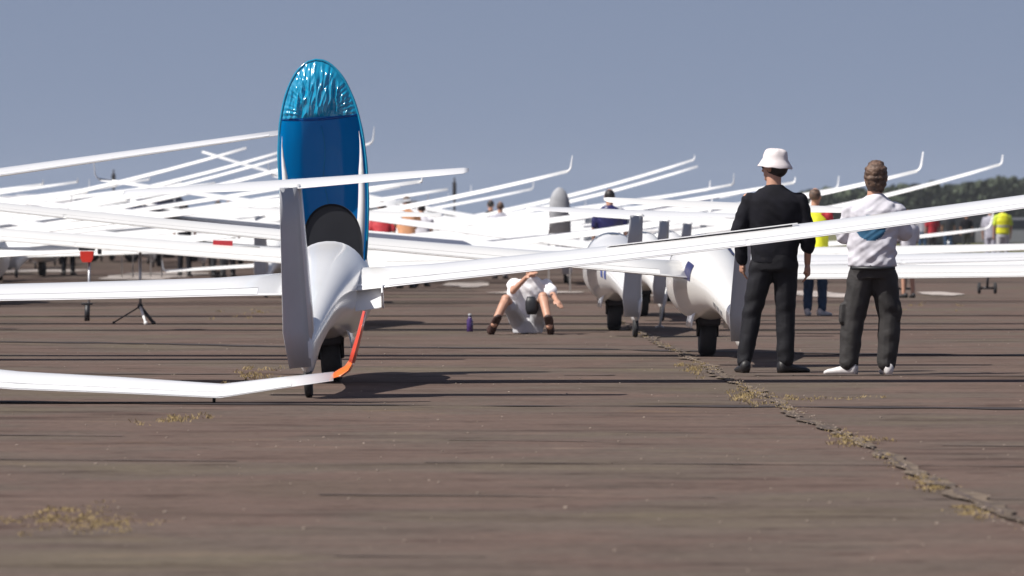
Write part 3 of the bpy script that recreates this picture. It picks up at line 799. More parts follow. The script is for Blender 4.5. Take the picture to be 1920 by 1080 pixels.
# ------------------------------------------------------------------ people
def fuse(name, bm, m, parent, vox=.012, smooth=3, fold=None):
    me = bpy.data.meshes.new(name); bm.to_mesh(me); bm.free()
    o = bpy.data.objects.new(name+'_tmp', me); COL.objects.link(o)
    md = o.modifiers.new('r', 'REMESH'); md.mode = 'VOXEL'; md.voxel_size = vox
    if smooth:
        s = o.modifiers.new('s', 'SMOOTH'); s.factor = .5; s.iterations = smooth
    dg = bpy.context.evaluated_depsgraph_get(); ev = o.evaluated_get(dg)
    m2 = bpy.data.meshes.new_from_object(ev); m2.name = name
    bpy.data.objects.remove(o); bpy.data.meshes.remove(me)
    if fold:
        nn = [v.normal.copy() for v in m2.vertices]
        for v, n_ in zip(m2.vertices, nn): v.co += n_*fold(v.co)
    m2.materials.clear()
    return newobj(name, m2, m, parent)
def limb(bm, pts, rads, n=12):
    P = []; R = []
    for i in range(len(pts)-1):
        a, b = Vector(pts[i]), Vector(pts[i+1])
        k = 4
        for q in range(k):
            t = q/k; P.append(a.lerp(b, t)); R.append(rads[i]+(rads[i+1]-rads[i])*t)
    P.append(Vector(pts[-1])); R.append(rads[-1])
    tube(bm, P, R, n)
    for p_, r_ in ((P[0], R[0]), (P[-1], R[-1])): ball(bm, p_, r_, 12, 8)
    for i in range(1, len(pts)-1): ball(bm, pts[i], rads[i]*1.0, 12, 8)
def trunk(bm, secs, n=24, yaw=0.0):
    rings = []
    for c, rx, ry in secs:
        c = Vector(c)
        rings.append([c+Matrix.Rotation(yaw, 3, 'Z') @ Vector((math.copysign(abs(cos(a))**.85, cos(a))*rx, math.copysign(abs(sin(a))**.85, sin(a))*ry, 0)) for a in [2*pi*k/n for k in range(n)]])
    loft(bm, rings, True)
def hand(bm, wrist, d, palmn, side=1, curl=.5, sc=1.0):
    """palm and five fingers; d points along the forearm, palmn out of the palm"""
    d = Vector(d).normalized(); pn = Vector(palmn).normalized(); lat = d.cross(pn).normalized()*side
    w_ = Vector(wrist)
    for k in range(5): ball(bm, w_+d*(.015+.018*k)*sc+lat*.0, (.040*sc if k > 1 else .030*sc, .040*sc if k > 1 else .03*sc, .04*sc) if False else .021*sc+.003*min(k, 2)*sc, 10, 8)
    for j in range(4):
        off = (-.030+.020*j)*sc
        ball(bm, w_+d*.055*sc+lat*off, .015*sc, 8, 6); ball(bm, w_+d*.082*sc+lat*off, .0125*sc, 8, 6); ball(bm, w_+d*.03*sc+lat*off*.8, .015*sc, 8, 6)
        L = (.062, .078, .084, .074)[j]*sc if side > 0 else (.074, .084, .078, .062)[j]*sc
        p0 = w_+d*.088*sc+lat*off; dd = d.copy(); pts = [p0]
        for q in range(3):
            dd = (dd+pn*curl*.45).normalized(); p0 = p0+dd*L/3; pts.append(p0)
        tube(bm, pts, [.0098*sc, .0092*sc, .0085*sc, .007*sc], 8); ball(bm, pts[-1], .007*sc, 8, 6)
    t0 = w_+d*.03*sc-lat*.030*sc*(1 if side > 0 else -1)*1; dd = (d*.7-lat*.6*(1 if side > 0 else -1)+pn*.3).normalized()
    t1 = t0+dd*.035*sc; t2 = t1+(d*.9+pn*.4).normalized()*.03*sc
    tube(bm, [t0, t1, t2], [.014*sc, .012*sc, .009*sc], 8); ball(bm, t2, .009*sc, 8, 6)
def head(bm, c, yaw, sc=1.0, pitch=0.0):
    """skull, jaw, nose, ears, neck in a head frame facing +y turned by yaw (positive = to the left)"""
    R_ = Matrix.Rotation(yaw, 3, 'Z') @ Matrix.Rotation(pitch, 3, 'X'); c = Vector(c)
    def P(x, y, z): return c+R_ @ (Vector((x, y, z))*sc)
    ball(bm, P(0, -.012, .02), (.076*sc, .095*sc, .098*sc), 18, 14, R_)
    ball(bm, P(0, .03, -.045), (.056*sc, .062*sc, .068*sc), 16, 12, R_)
    ball(bm, P(0, .072, -.085), (.026*sc, .022*sc, .022*sc), 10, 8, R_)
    tube(bm, [P(0, .088, .012), P(0, .108, -.022), P(0, .092, -.032)], [.009*sc, .014*sc, .010*sc], 8)
    ball(bm, P(0, .088, -.055), (.024*sc, .010*sc, .010*sc), 10, 8, R_)
    for s in (-1, 1):
        ball(bm, P(s*.079, -.008, -.012), (.012*sc, .020*sc, .031*sc), 10, 8, R_)
        ball(bm, P(s*.03, .078, .012), (.014*sc, .012*sc, .009*sc), 8, 6, R_)
    return P, R_
def feats(P, R_, sc, parent, brow=True):
    for s in (-1, 1):
        bm = bmesh.new(); ball(bm, P(s*.030, .084, .006), .0105*sc, 10, 8); newobj('eye', bm, 'hair_dark', parent)
def shoe(root, foot, yaw, m, sc=1.0, pitch=0.0, name='shoe'):
    bm = bmesh.new(); R_ = Matrix.Rotation(yaw, 3, 'Z') @ Matrix.Rotation(pitch, 3, 'X'); f = Vector(foot)
    secs = [(-.085, .034, .095), (-.06, .041, .105), (-.01, .040, .095), (.05, .042, .070), (.11, .048, .055), (.16, .045, .045), (.19, .028, .032)]
    rings = []
    for y, wd, h in secs:
        rings.append([f+R_ @ (Vector((wd*cos(a), y, max(0, h*.5+h*.5*sin(a)) if sin(a) > -.6 else 0.0))*sc) for a in [2*pi*k/14 for k in range(14)]])
    loft(bm, rings, True); bmesh.ops.recalc_face_normals(bm, faces=bm.faces)
    return newobj(name, bm, m, root)
def foldfn(amp, sx=1, seed=0, zf=26, lo=None):
    def f(co):
        a = noise.noise(Vector((co.x*6+seed, co.y*6, co.z*zf+co.x*14*sx)))
        a2 = noise.noise(Vector((co.x*13+seed, co.y*13, co.z*13)))
        k = 1.0
        if lo: k = .35+.65*max(0, 1-min(abs(co.z-q)/.16 for q in lo))
        return amp*(a*1.1+a2*.5)*k
    return f

def man_black():
    g = ground(1452, 699); r = empty('person', g, 0, 'man in black jersey, black trousers and pale bucket hat seen from behind', 'person'); r.scale = (1.06, 1.06, 1.0)
    J = dict(hl=(-.10, 0, .95), kl=(-.165, .02, .52), al=(-.245, -.01, .09), hr=(.09, 0, .95), kr=(.085, .01, .52), ar=(.085, -.02, .09))
    # body under the clothes
    bm = bmesh.new()
    P, R_ = head(bm, (0.00, .02, 1.685), radians(52), 1.02, radians(-4))
    tube(bm, [(-.005, .0, 1.46), (-.005, .005, 1.56), (0, .012, 1.64)], [.068, .058, .056], 14)
    trunk(bm, [((0, 0, .92), .15, .10), ((0, 0, 1.1), .15, .10), ((0, 0, 1.35), .18, .10), ((0, 0, 1.47), .15, .08), ((0, 0, 1.50), .06, .05)])
    for h_, k_, a_ in (('hl', 'kl', 'al'), ('hr', 'kr', 'ar')): limb(bm, [J[h_], J[k_], J[a_]], [.075, .05, .038])
    L = [(-.205, 0, 1.43), (-.275, .00, 1.17), (-.245, .06, .925)]; R2 = [(.205, 0, 1.43), (.262, -.02, 1.14), (.258, .05, .90)]
    limb(bm, L, [.045, .036, .026]); limb(bm, R2, [.045, .036, .026])
    hand(bm, L[-1], (.02, .14, -.9), (.9, .1, 0), 1, .6); hand(bm, R2[-1], (.0, .08, -.95), (-.9, .1, 0), -1, .6)
    body = fuse('body', bm, 'skin', r, .008, 2); feats(P, R_, 1.02, body)
    # jersey
    bm = bmesh.new()
    trunk(bm, [((0, 0, .90), .176, .125), ((0, 0, .98), .182, .128), ((.0, 0, 1.10), .186, .122), ((0, 0, 1.22), .202, .126), ((0, -.005, 1.34), .215, .130), ((0, -.005, 1.41), .222, .122), ((0, -.002, 1.46), .185, .105), ((0, 0, 1.495), .125, .09), ((0, 0, 1.525), .085, .078), ((0, 0, 1.545), .068, .066)])
    L_ = [(-.185, 0, 1.405)]+L[1:]; R_2 = [(.185, 0, 1.405)]+R2[1:2]+[(.262, .015, 1.03)]
    limb(bm, L_, [.076, .066, .046]); limb(bm, R_2, [.076, .064, .055])
    fuse('jersey', bm, 'blackcloth', r, .011, 4, foldfn(.009, 1, 2, 18))
    # trousers
    bm = bmesh.new()
    trunk(bm, [((0, 0, .84), .165, .125), ((0, 0, .93), .172, .128), ((0, 0, 1.0), .168, .12)])
    limb(bm, [(-.092, 0, .88), J['kl'], (-.232, -.01, .10)], [.102, .078, .062]); limb(bm, [(.088, 0, .88), J['kr'], (.086, -.02, .10)], [.102, .080, .066])
    fuse('trousers', bm, 'blacktrouser', r, .012, 3, foldfn(.009, -.5, 5, 14, (.12, .5, .85)))
    shoe(r, (-.235, -.01, 0), radians(10), M['shoe_b']); shoe(r, (.105, -.01, 0), radians(-58), M['shoe_b'])
    # hair and hat
    bm = bmesh.new(); ball(bm, P(0, -.026, -.005), (.082, .088, .085), 16, 12, R_); newobj('hair', bm, 'hair_dark', r)
    bm = bmesh.new(); rings = []
    RH = R_ @ Matrix.Rotation(radians(9), 3, 'X') @ Matrix.Rotation(radians(0), 3, 'Y')
    for z, rad in ((-.022, .134), (-.024, .138), (-.018, .139), (.008, .124), (.036, .106), (.045, .100), (.075, .096), (.105, .088), (.122, .074), (.130, .045), (.132, .01)):
        rings.append([P(0, -.008, .02)+RH @ Vector((rad*.93*cos(2*pi*k/28), rad*1.02*sin(2*pi*k/28), z+.010*noise.noise(Vector((cos(2*pi*k/28)*2.2, sin(2*pi*k/28)*2.2, z*14)))))*(1+.05*noise.noise(Vector((cos(2*pi*k/28)*3, sin(2*pi*k/28)*3, z*22+5)))) for k in range(28)])
    loft(bm, rings, True); bmesh.ops.recalc_face_normals(bm, faces=bm.faces)
    newobj('bucket_hat', bm, 'hat', r)
    
man_black()

def man_white():
    g = ground(1632, 703); r = empty('person', g, 0, 'man in white t-shirt and charcoal cargo trousers with thinning brown hair', 'person')
    Z = .962
    r.scale = (1, 1, 1)
    bm = bmesh.new()
    P, R_ = head(bm, (.045, .00, 1.600), radians(-8), 1.05, radians(6))
    tube(bm, [(.03, .0, 1.38), (.035, .0, 1.46), (.04, .0, 1.55)], [.07, .062, .060], 14)
    trunk(bm, [((.02, 0, .84), .15, .10), ((.02, 0, 1.1), .15, .10), ((.03, 0, 1.28), .17, .10), ((.03, 0, 1.39), .14, .08), ((.03, 0, 1.42), .06, .05)])
    limb(bm, [(-.07, 0, .86), (-.135, .02, .48), (-.185, 0, .09)], [.075, .05, .038]); limb(bm, [(.11, 0, .86), (.15, .02, .48), (.135, 0, .09)], [.075, .05, .038])
    L = [(-.16, .0, 1.34), (-.215, .05, 1.10), (-.10, .22, 1.10)]; R2 = [(.22, .0, 1.34), (.285, .06, 1.12), (.20, .25, 1.16)]
    limb(bm, L, [.045, .038, .026]); limb(bm, R2, [.045, .038, .026])
    hand(bm, L[-1], (.8, .3, .1), (0, -1, 0), 1, .5); hand(bm, R2[-1], (-.5, .6, .2), (0, -.3, -1), -1, .5)
    body = fuse('body', bm, 'skin', r, .008, 2); feats(P, R_, 1.05, body)
    bm = bmesh.new()
    trunk(bm, [((.015, 0, .875), .196, .145), ((.015, 0, .92), .200, .150), ((.015, 0, 1.02), .196, .145), ((.02, -.005, 1.14), .198, .140), ((.03, -.01, 1.27), .207, .135), ((.03, -.01, 1.33), .208, .125), ((.03, 0, 1.375), .175, .108), ((.03, 0, 1.41), .125, .092), ((.035, 0, 1.44), .085, .08), ((.035, 0, 1.46), .07, .07)])
    limb(bm, [(-.155, 0, 1.32), (-.205, .04, 1.14)], [.078, .076]); limb(bm, [(.215, 0, 1.32), (.275, .05, 1.16)], [.080, .078])
    def f(co):
        a = noise.noise(Vector((co.x*3.2-co.z*2, co.y*3, co.z*15+co.x*11))); a2 = noise.noise(Vector((co.x*10, co.y*10, co.z*22-co.x*8)))
        a3 = noise.noise(Vector((co.x*4+9, co.y*4, co.z*26-co.x*20)))
        return .015*a+.007*a2+.010*a3*(1 if co.z < 1.2 else .5)
    tee = fuse('t_shirt', bm, 'whitetee', r, .010, 3, f)
    tm = tee.data; tm.materials.append(M['teal'])      # flat print across the back
    for p_ in tm.polygons:
        c = p_.center
        if p_.normal.y < -.2 and ((c.x+.005)/.12)**2+((c.z-1.19)/.105)**2 < 1: p_.material_index = 1
    bm = bmesh.new()
    trunk(bm, [((.02, 0, .78), .172, .135), ((.015, 0, .86), .182, .14), ((.015, 0, .90), .18, .138)])
    limb(bm, [(-.07, 0, .80), (-.14, .015, .46), (-.175, 0, .10)], [.112, .098, .082]); limb(bm, [(.11, 0, .80), (.155, .015, .46), (.135, 0, .10)], [.112, .096, .078])
    for (x, z) in ((-.225, .50), (.225, .52)): box(bm, (x, 0, z), (.05, .12, .17), None, .02)
    fuse('cargo_trousers', bm, 'cargo', r, .011, 3, foldfn(.010, .5, 3, 13, (.12, .3, .5, .8)))
    shoe(r, (-.19, .0, 0), radians(62), M['shoe_w'], 1.02); shoe(r, (.14, .02, 0), radians(6), M['shoe_w'], 1.0)
    # hair ring round a bare crown
    bm = bmesh.new()
    ball(bm, P(0, -.030, -.035), (.088, .082, .085), 16, 12, R_); ball(bm, P(0, -.02, -.085), (.070, .060, .05), 14, 10, R_)
    for k in range(26):
        a = 2*pi*k/26
        if abs(a-pi/2) < .75: continue
        for zz in (.0, .035, .062): ball(bm, P(.074*cos(a)*(1-zz*1.5), -.01+.088*sin(a)*(1-zz*1.2), zz), .022, 8, 6)
    ball(bm, P(.0, .03, .098), (.066, .06, .032), 14, 10, R_); ball(bm, P(0, -.03, .055), (.082, .085, .065), 14, 10, R_)
    fuse('hair', bm, 'hair', r, .007, 1, lambda co: .007*noise.noise(co*38))
    bm = bmesh.new(); tube(bm, [(-.16, -.128, .865), (0.02, -.148, .862), (.19, -.128, .865)], .014, 8); newobj('belt', bm, 'black', r)
man_white()

def person_simple(px, py, h, label, top, bottom, hair='hair_dark', shoes='shoe_b', yaw=0.0, arms='down', cap=None, shorts=False, vest=None, lean=0.0, D=None, vox=.018, group=None, sleeves=True):
    g = ground(px, py) if D is None else Vector(((px-960)*D/F, D, 0))
    r = empty('person', g, yaw, label, 'person', group); k = h/1.78; r.scale = (k, k, k)
    ln = lambda z: lean*max(0, z-.95)
    bm = bmesh.new()
    P, R_ = head(bm, (0, .02+ln(1.66), 1.66), 0, 1.0, -lean*.6)
    tube(bm, [(0, ln(1.45), 1.44), (0, .01+ln(1.6), 1.6)], .058, 12)
    trunk(bm, [((0, 0, .90), .15, .10), ((0, ln(1.1), 1.1), .14, .10), ((0, ln(1.35), 1.35), .17, .10), ((0, ln(1.47), 1.47), .12, .08)])
    for s in (-1, 1): limb(bm, [(s*.09, 0, .92), (s*.10, .02, .5), (s*.11, 0, .09)], [.078, .052, .038])
    ar = []
    for s in (-1, 1):
        if arms == 'down': A = [(s*.195, ln(1.42), 1.42), (s*.25, ln(1.15), 1.15), (s*.25, .06+ln(.9), .9)]
        elif arms == 'front': A = [(s*.195, ln(1.42), 1.42), (s*.245, .06+ln(1.16), 1.16), (s*.10, .28, 1.18)]
        else: A = [(s*.195, ln(1.42), 1.42), (s*.235, .25+lean*.5, 1.25), (s*.15, .45+lean*.5, 1.15)]
        ar.append(A); limb(bm, A, [.045, .037, .027]); hand(bm, A[-1], Vector(A[2])-Vector(A[1]), (-s, .2, 0), s, .5)
    b0 = fuse('body', bm, 'skin', r, .012, 2); feats(P, R_, 1.0, b0)
    bm = bmesh.new()
    trunk(bm, [((0, 0, .88), .172, .125), ((0, ln(1.1), 1.1), .172, .122), ((0, ln(1.3), 1.3), .202, .13), ((0, ln(1.42), 1.42), .195, .12), ((0, ln(1.48), 1.48), .13, .09), ((0, ln(1.52), 1.52), .075, .07)])
    for A in ar: limb(bm, [Vector(A[0])+Vector((0, 0, -.02)), Vector(A[0]).lerp(Vector(A[1]), .85)], [.070, .060])
    fuse('shirt', bm, top, r, vox, 3, foldfn(.009, 1, px, 18))
    if vest:
        bm = bmesh.new(); trunk(bm, [((0, 0, .93), .192, .145), ((0, ln(1.1), 1.1), .192, .142), ((0, ln(1.3), 1.3), .212, .15), ((0, ln(1.43), 1.43), .175, .132), ((0, ln(1.49), 1.49), .12, .10)])
        fuse('vest', bm, vest, r, vox, 3, foldfn(.008, 1, px+4, 16))
        bm = bmesh.new(); trunk(bm, [((0, ln(1.13), 1.125), .199, .150), ((0, ln(1.13), 1.17), .203, .152)]); newobj('reflective_band', bm, 'greytee', r, smooth=False)
    bm = bmesh.new(); trunk(bm, [((0, 0, .82), .165, .125), ((0, 0, .92), .168, .125)])
    for s in (-1, 1): limb(bm, [(s*.088, 0, .86), (s*.10, .02, .52)]+([] if shorts else [(s*.11, 0, .1)]), [.10, .088 if shorts else .078]+([] if shorts else [.062]))
    fuse('shorts' if shorts else 'trousers', bm, bottom, r, vox, 3, foldfn(.009, 1, px+8, 22))
    for s in (-1, 1): shoe(r, (s*.11, 0, 0), -s*.3, M[shoes] if isinstance(shoes, str) else shoes)
    bm = bmesh.new(); ball(bm, P(0, -.022, .022), (.084, .096, .09), 16, 12, R_); newobj('hair', bm, hair, r)
    if cap:
        bm = bmesh.new(); ball(bm, P(0, -.01, .05), (.092, .104, .078), 16, 12, R_)
        ball(bm, P(0, .10, .02), (.06, .06, .01), 12, 8, R_); newobj('cap', bm, cap, r)
    return r
person_simple(1528, 592, 1.70, 'person in yellow high visibility vest and blue jeans behind the man in black', 'red', 'jeans', 'hair', 'shoe_w', yaw=radians(-25), arms='front', vest='hivis')
person_simple(1748, 484, 1.72, 'person in a crimson shirt walking on the grass edge', 'red', 'cardark', 'hair_dark', 'shoe_w', yaw=.3)
person_simple(1857, 497, 1.72, 'person in grey shirt and white cap near the right edge', 'greytee', 'greytee', 'hair', 'shoe_w', yaw=-.3, cap='hat')
person_simple(1880, 500, 1.80, 'person in lime high visibility top at the right edge', 'lime', 'shorts', 'hair_dark', 'shoe_b', yaw=.2, vest='hivis')
person_simple(1706, 560, 1.62, 'person in white top and navy shorts half hidden behind the man in white', 'whitetee', 'navy', 'hair_dark', 'shoe_b', yaw=.4, shorts=True, arms='front') if False else None
person_simple(1703, 0, 1.45, 'person in white top and navy shorts half hidden right of the t-shirt man', 'whitetee', 'navy', 'hair_dark', 'shoe_b', yaw=.5, shorts=True, arms='front', D=88)
person_simple(1143, 0, 1.78, 'dark haired person in a navy top standing among the wings', 'navy', 'jeans', 'hair_dark', 'shoe_b', D=85)
person_simple(716, 0, 1.66, 'person in red top bending right behind the blue canopy', 'red', 'red', 'hair_dark', 'shoe_b', D=102, lean=.4)
person_simple(762, 0, 1.75, 'person in tan shirt and blue shorts leaning over a far wing', 'tan', 'blue', 'hair', 'shoe_b', D=101, lean=.45, arms='reach')
person_simple(790, 0, 1.62, 'person in white shirt beside the one in blue shorts', 'whitetee', 'cardark', 'hair_dark', 'shoe_b', D=104, lean=.35, arms='reach')
person_simple(409, 0, 1.76, 'left of two dark clothed people standing close together among the far wings', 'blackcloth', 'cardark', 'hair_dark', 'shoe_b', D=122)
person_simple(428, 0, 1.76, 'right of two dark clothed people standing close together among the far wings', 'cardark', 'blackcloth', 'hair_dark', 'shoe_b', D=123)
person_simple(346, 0, 1.70, 'dark clothed person alone just right of the dark blue van', 'blackcloth', 'blackcloth', 'hair_dark', 'shoe_b', D=124, lean=.2)
person_simple(938, 0, 1.72, 'slim person in grey standing among the wings left of the grey dome', 'greytee', 'greytee', 'hair', 'shoe_b', D=119)
person_simple(920, 0, 1.80, 'dark clothed person behind the slim one in grey', 'blackcloth', 'cardark', 'hair_dark', 'shoe_b', D=128)

for (px_, D_, h_, tp, bt, lb) in ((1778, 214, 1.78, 'cardark', 'jeans', 'dark clothed person right of the crimson shirt on the grass'), (1812, 222, 1.70, 'blackcloth', 'cardark', 'person in black between crimson and grey shirts on the grass'),
                                  (1730, 226, 1.74, 'greytee', 'jeans', 'person in grey top just left of the crimson shirt'), (128, 128, 1.75, 'blackcloth', 'blackcloth', 'dark clothed person at the far left beside the grey bellied glider')):
    person_simple(px_, 0, h_, lb, tp, bt, 'hair_dark', 'shoe_b', D=D_, vox=.03)

def sitter():
    g = ground(990, 626); r = empty('person', g, 0, 'person in white shirt sitting on the tarmac under the wing with knees up', 'person'); r.scale = (1.0, 1.0, .95)
    # faces the camera (-y); pelvis on the ground
    LK = (-.245, -.28, .41); LF = (-.375, -.50, .12); RK = (.165, -.30, .44); RF = (.235, -.60, .10)
    bm = bmesh.new()
    P, R_ = head(bm, (.04, -.06, .80), pi, .98, radians(-10))
    tube(bm, [(.03, .03, .60), (.035, -.03, .74)], .056, 12)
    trunk(bm, [((0, .02, .04), .15, .13), ((0, .06, .16), .15, .12), ((.01, .08, .34), .15, .10), ((.02, .05, .52), .16, .10), ((.03, .03, .62), .12, .08)])
    limb(bm, [(-.09, .0, .11), LK, LF], [.078, .056, .038]); limb(bm, [(.09, .0, .11), RK, RF], [.078, .056, .038])
    A1 = [(-.155, .03, .57), (-.17, -.16, .50), (-.02, -.24, .66)]; A2 = [(.205, .03, .57), (.27, -.14, .47), (.31, -.36, .40)]
    limb(bm, A1, [.045, .036, .027]); limb(bm, A2, [.045, .036, .027])
    hand(bm, A1[-1], (.5, -.5, .4), (.3, .2, -.8), 1, .5); hand(bm, A2[-1], (.3, -.7, -.4), (0, -.2, -.9), -1, .4)
    b0 = fuse('body', bm, 'skin', r, .009, 2); feats(P, R_, .98, b0)
    bm = bmesh.new()
    trunk(bm, [((0, .03, .09), .175, .15), ((0, .06, .2), .178, .14), ((.01, .07, .36), .178, .125), ((.02, .045, .5), .19, .12), ((.03, .035, .60), .165, .10), ((.03, .02, .66), .08, .08)])
    limb(bm, [A1[0], (-.172, -.10, .46)], [.078, .066]); limb(bm, [A2[0], (.262, -.11, .49)], [.078, .066])
    fuse('shirt', bm, mat('bright white cotton', (.76, .75, .77), .85, var=.05, bump=.3, bscale=18), r, .011, 3, foldfn(.014, 1, 4, 16))
    bm = bmesh.new(); trunk(bm, [((0, .0, .01), .17, .15), ((0, .02, .10), .17, .15), ((0, .03, .15), .165, .14)])
    limb(bm, [(-.09, 0, .11), (-.19, -.20, .31)], [.095, .09]); limb(bm, [(.09, 0, .11), (.145, -.21, .33)], [.095, .09])
    fuse('shorts', bm, 'shorts', r, .012, 3, foldfn(.01, 1, 6, 16))
    for f_, yw in ((LF, pi+.45), (RF, pi-.15)):
        shoe(r, (f_[0], f_[1]+.03, .06), yw, M['shoe_br'], 1.1, radians(48))
    bm = bmesh.new(); ball(bm, P(0, -.02, .028), (.084, .096, .088), 16, 12, R_); newobj('hair', bm, 'hair_dark', r)
    bm = bmesh.new(); 
    trunk(bm, [((.04, -.32, .22), .05, .04), ((.045, -.32, .28), .075, .05), ((.04, -.32, .36), .072, .05), ((.03, -.32, .42), .04, .03)])  # small dark oval form between the knees
    o = newobj('dark_oval', bm, 'black', None); o.location = g; o.rotation_euler = (0, 0, 0)
    tag(o, 'small black pouch between the knees of the sitting person', 'oval')
sitter()

# ------------------------------------------------------------------ vehicles far off
def van(px, D, label, m, L=5.2, hgt=2.35, wd=2.0, yaw=0.0, group=None, name='van', cat='van'):
    r = empty(name, Vector(((px-960)*D/F, D, 0)), yaw, label, cat, group)
    bm = bmesh.new()   # profile in x (length), extruded in y (width)
    prof = [(-L/2, .35), (-L/2, hgt*.92), (-L/2+.15, hgt), (L/2-1.5, hgt), (L/2-.75, hgt*.62), (L/2-.1, hgt*.50), (L/2, hgt*.35), (L/2, .35)]
    if name == 'car': prof = [(-L/2, .35), (-L/2, .85), (-L/2+.25, hgt*.72), (-L/2+.75, hgt), (L/2-1.9, hgt), (L/2-1.15, hgt*.66), (L/2-.2, hgt*.55), (L/2, hgt*.4), (L/2, .35)]
    a = [bm.verts.new((x, -wd/2, z)) for x, z in prof]; b = [bm.verts.new((x, wd/2, z)) for x, z in prof]
    n = len(prof)
    for i in range(n): j = (i+1) % n; bm.faces.new((a[i], a[j], b[j], b[i]))
    bm.faces.new(a[::-1]); bm.faces.new(b)
    bmesh.ops.bevel(bm, geom=bm.edges[:], offset=.06, segments=2, affect='EDGES')
    bmesh.ops.recalc_face_normals(bm, faces=bm.faces)
    body = newobj('body', bm, m, r, smooth=False)
    if name == 'car': wins = [((-L/2+.55, hgt*.66), (-L/2+.85, hgt*.93), (-.15, hgt*.93), (-.15, hgt*.66)), ((-.07, hgt*.66), (-.07, hgt*.93), (L/2-1.95, hgt*.93), (L/2-1.35, hgt*.66))]
    else: wins = [((L/2-1.55, hgt*.62), (L/2-1.6, hgt*.88), (L/2-1.42, hgt*.88), (L/2-.95, hgt*.62)), ((-L/2+.5, hgt*.62), (-L/2+.5, hgt*.85), (-L/2+1.4, hgt*.85), (-L/2+1.4, hgt*.62))]
    for wv_ in wins:
        for s in (-1, 1):
            bm = bmesh.new(); fs = bm.faces.new([bm.verts.new((x, s*(wd/2+.004), z)) for x, z in wv_]); 
            ex = bmesh.ops.extrude_face_region(bm, geom=[fs]); bmesh.ops.translate(bm, verts=[v for v in ex['geom'] if isinstance(v, bmesh.types.BMVert)], vec=(0, s*.01, 0))
            newobj('window', bm, 'carglass', body, smooth=False)
    bm = bmesh.new(); box(bm, (-L/2-.006, 0, hgt*.74), (.02, wd*.72, hgt*.2), None, .004); newobj('rear_window', bm, 'carglass', body, smooth=False)
    for sx in (-1, 1):
        for sy in (-1, 1):
            o = newobj('wheel', shared('car_wheel', lambda: wheel_bm(.32, .2, 20), 'tyre'), None, r); o.location = (sx*L*.32, sy*(wd/2-.08), .32); o.rotation_euler = (0, 0, pi/2)
            h_ = newobj('rim', shared('car_rim', lambda: hub_bm(.34, .2), 'metal'), None, o)
    return r
def trailer(px, D, label, group=None, yaw=0.0, L=8.5, hgt=1.75):
    r = empty('glider_trailer', Vector(((px-960)*D/F, D, 0)), yaw, label, 'trailer', group)
    bm = bmesh.new(); rings = []
    for x, k in ((-L/2, .82), (-L/2+.3, .95), (-L/2+1.2, 1), (L/2-2.5, 1), (L/2-.8, .8), (L/2, .5)):
        zt = .35+(hgt-.35)*k
        rings.append([Vector((x, y, z)) for y, z in ((-.8, .35), (-.8, zt-.3), (-.68, zt-.08), (-.4, zt), (.4, zt), (.68, zt-.08), (.8, zt-.3), (.8, .35))])
    loft(bm, rings, True); bmesh.ops.recalc_face_normals(bm, faces=bm.faces)
    newobj('shell', bm, 'vanwhite', r, smooth=False)
    bm = bmesh.new(); box(bm, (0, 0, .55), (L*.9, 1.62, .03)); newobj('trim_strip', bm, 'metal', r, smooth=False)
    for s in (-1, 1):
        o = newobj('wheel', shared('car_wheel', lambda: wheel_bm(.32, .2, 20), 'tyre'), None, r); o.location = (-.3, s*.8, .32); o.rotation_euler = (0, 0, pi/2)
    bm = bmesh.new(); tube(bm, [(L/2-.4, 0, .42), (L/2+.9, 0, .42)], .04, 8); newobj('drawbar', bm, 'metal', r)
van(268, 172, 'dark blue van parked among the distant gliders on the left', M['carblue'], 4.6, 2.15, 1.9, yaw=.9)
van(60, 186, 'white motorhome, leftmost behind the far rows', M['vanwhite'], 5.8, 2.2, yaw=.1)
van(165, 197, 'white van, second from the left behind the far rows', M['vanwhite'], 5.4, 2.3, yaw=-.1)
van(905, 205, 'grey car beyond the rows right of the blue canopy', M['carsilver'], 4.4, 1.6, 1.8, yaw=.2, name='car', cat='car')
van(835, 195, 'dark grey car parked behind far wings right of the leaning person', M['cardark'], 4.3, 1.7, 1.8, yaw=.15, name='car', cat='car')
van(740, 200, 'silver van just right of the blue canopy', M['carsilver'], 4.6, 2.1, yaw=.1)
van(1715, 232, 'dark grey car on the grass left of the crimson shirt', M['cardark'], 4.4, 1.55, 1.8, yaw=.05, name='car', cat='car')
van(1815, 240, 'dark van on the grass right of the crimson shirt', M['cardark'], 5.2, 1.95, yaw=-.1)
van(1925, 236, 'silver car at the far right on the grass', M['carsilver'], 4.3, 1.5, 1.8, yaw=.1, name='car', cat='car')
trailer(330, 192, 'white glider trailer, middle one behind the far rows left of the canopy')
trailer(470, 200, 'white glider trailer nearest the canopy behind the far left rows', yaw=.1)
trailer(1330, 205, 'white glider trailer behind the rows left of the bucket hat', yaw=-.05, hgt=1.9)
p = Vector(((266-960)*121/F, 121, 0)); r = empty('sunshade', p, .5, 'small navy peaked sunshade standing among the left rows', 'sunshade')
bm = bmesh.new()
for x in (-.36, .36):
    for y in (-.3, .3): tube(bm, [(x, y, 0), (x, y, 1.6)], .012, 6)
newobj('pole_frame', bm, 'metal', r)
bm = bmesh.new(); A_ = [bm.verts.new((x, y, 1.36)) for x, y in ((-.38, -.32), (.38, -.32), (.38, .32), (-.38, .32))]; B_ = [bm.verts.new((x, y, 1.66)) for x, y in ((-.38, -.32), (.38, -.32), (.38, .32), (-.38, .32))]; T_ = bm.verts.new((0, 0, 1.82))
for k in range(4):
    j = (k+1) % 4; bm.faces.new((A_[k], A_[j], B_[j], B_[k])); bm.faces.new((B_[k], B_[j], T_))
bmesh.ops.solidify(bm, geom=bm.faces[:], thickness=.006)
newobj('cloth', bm, 'navy', r, smooth=False)
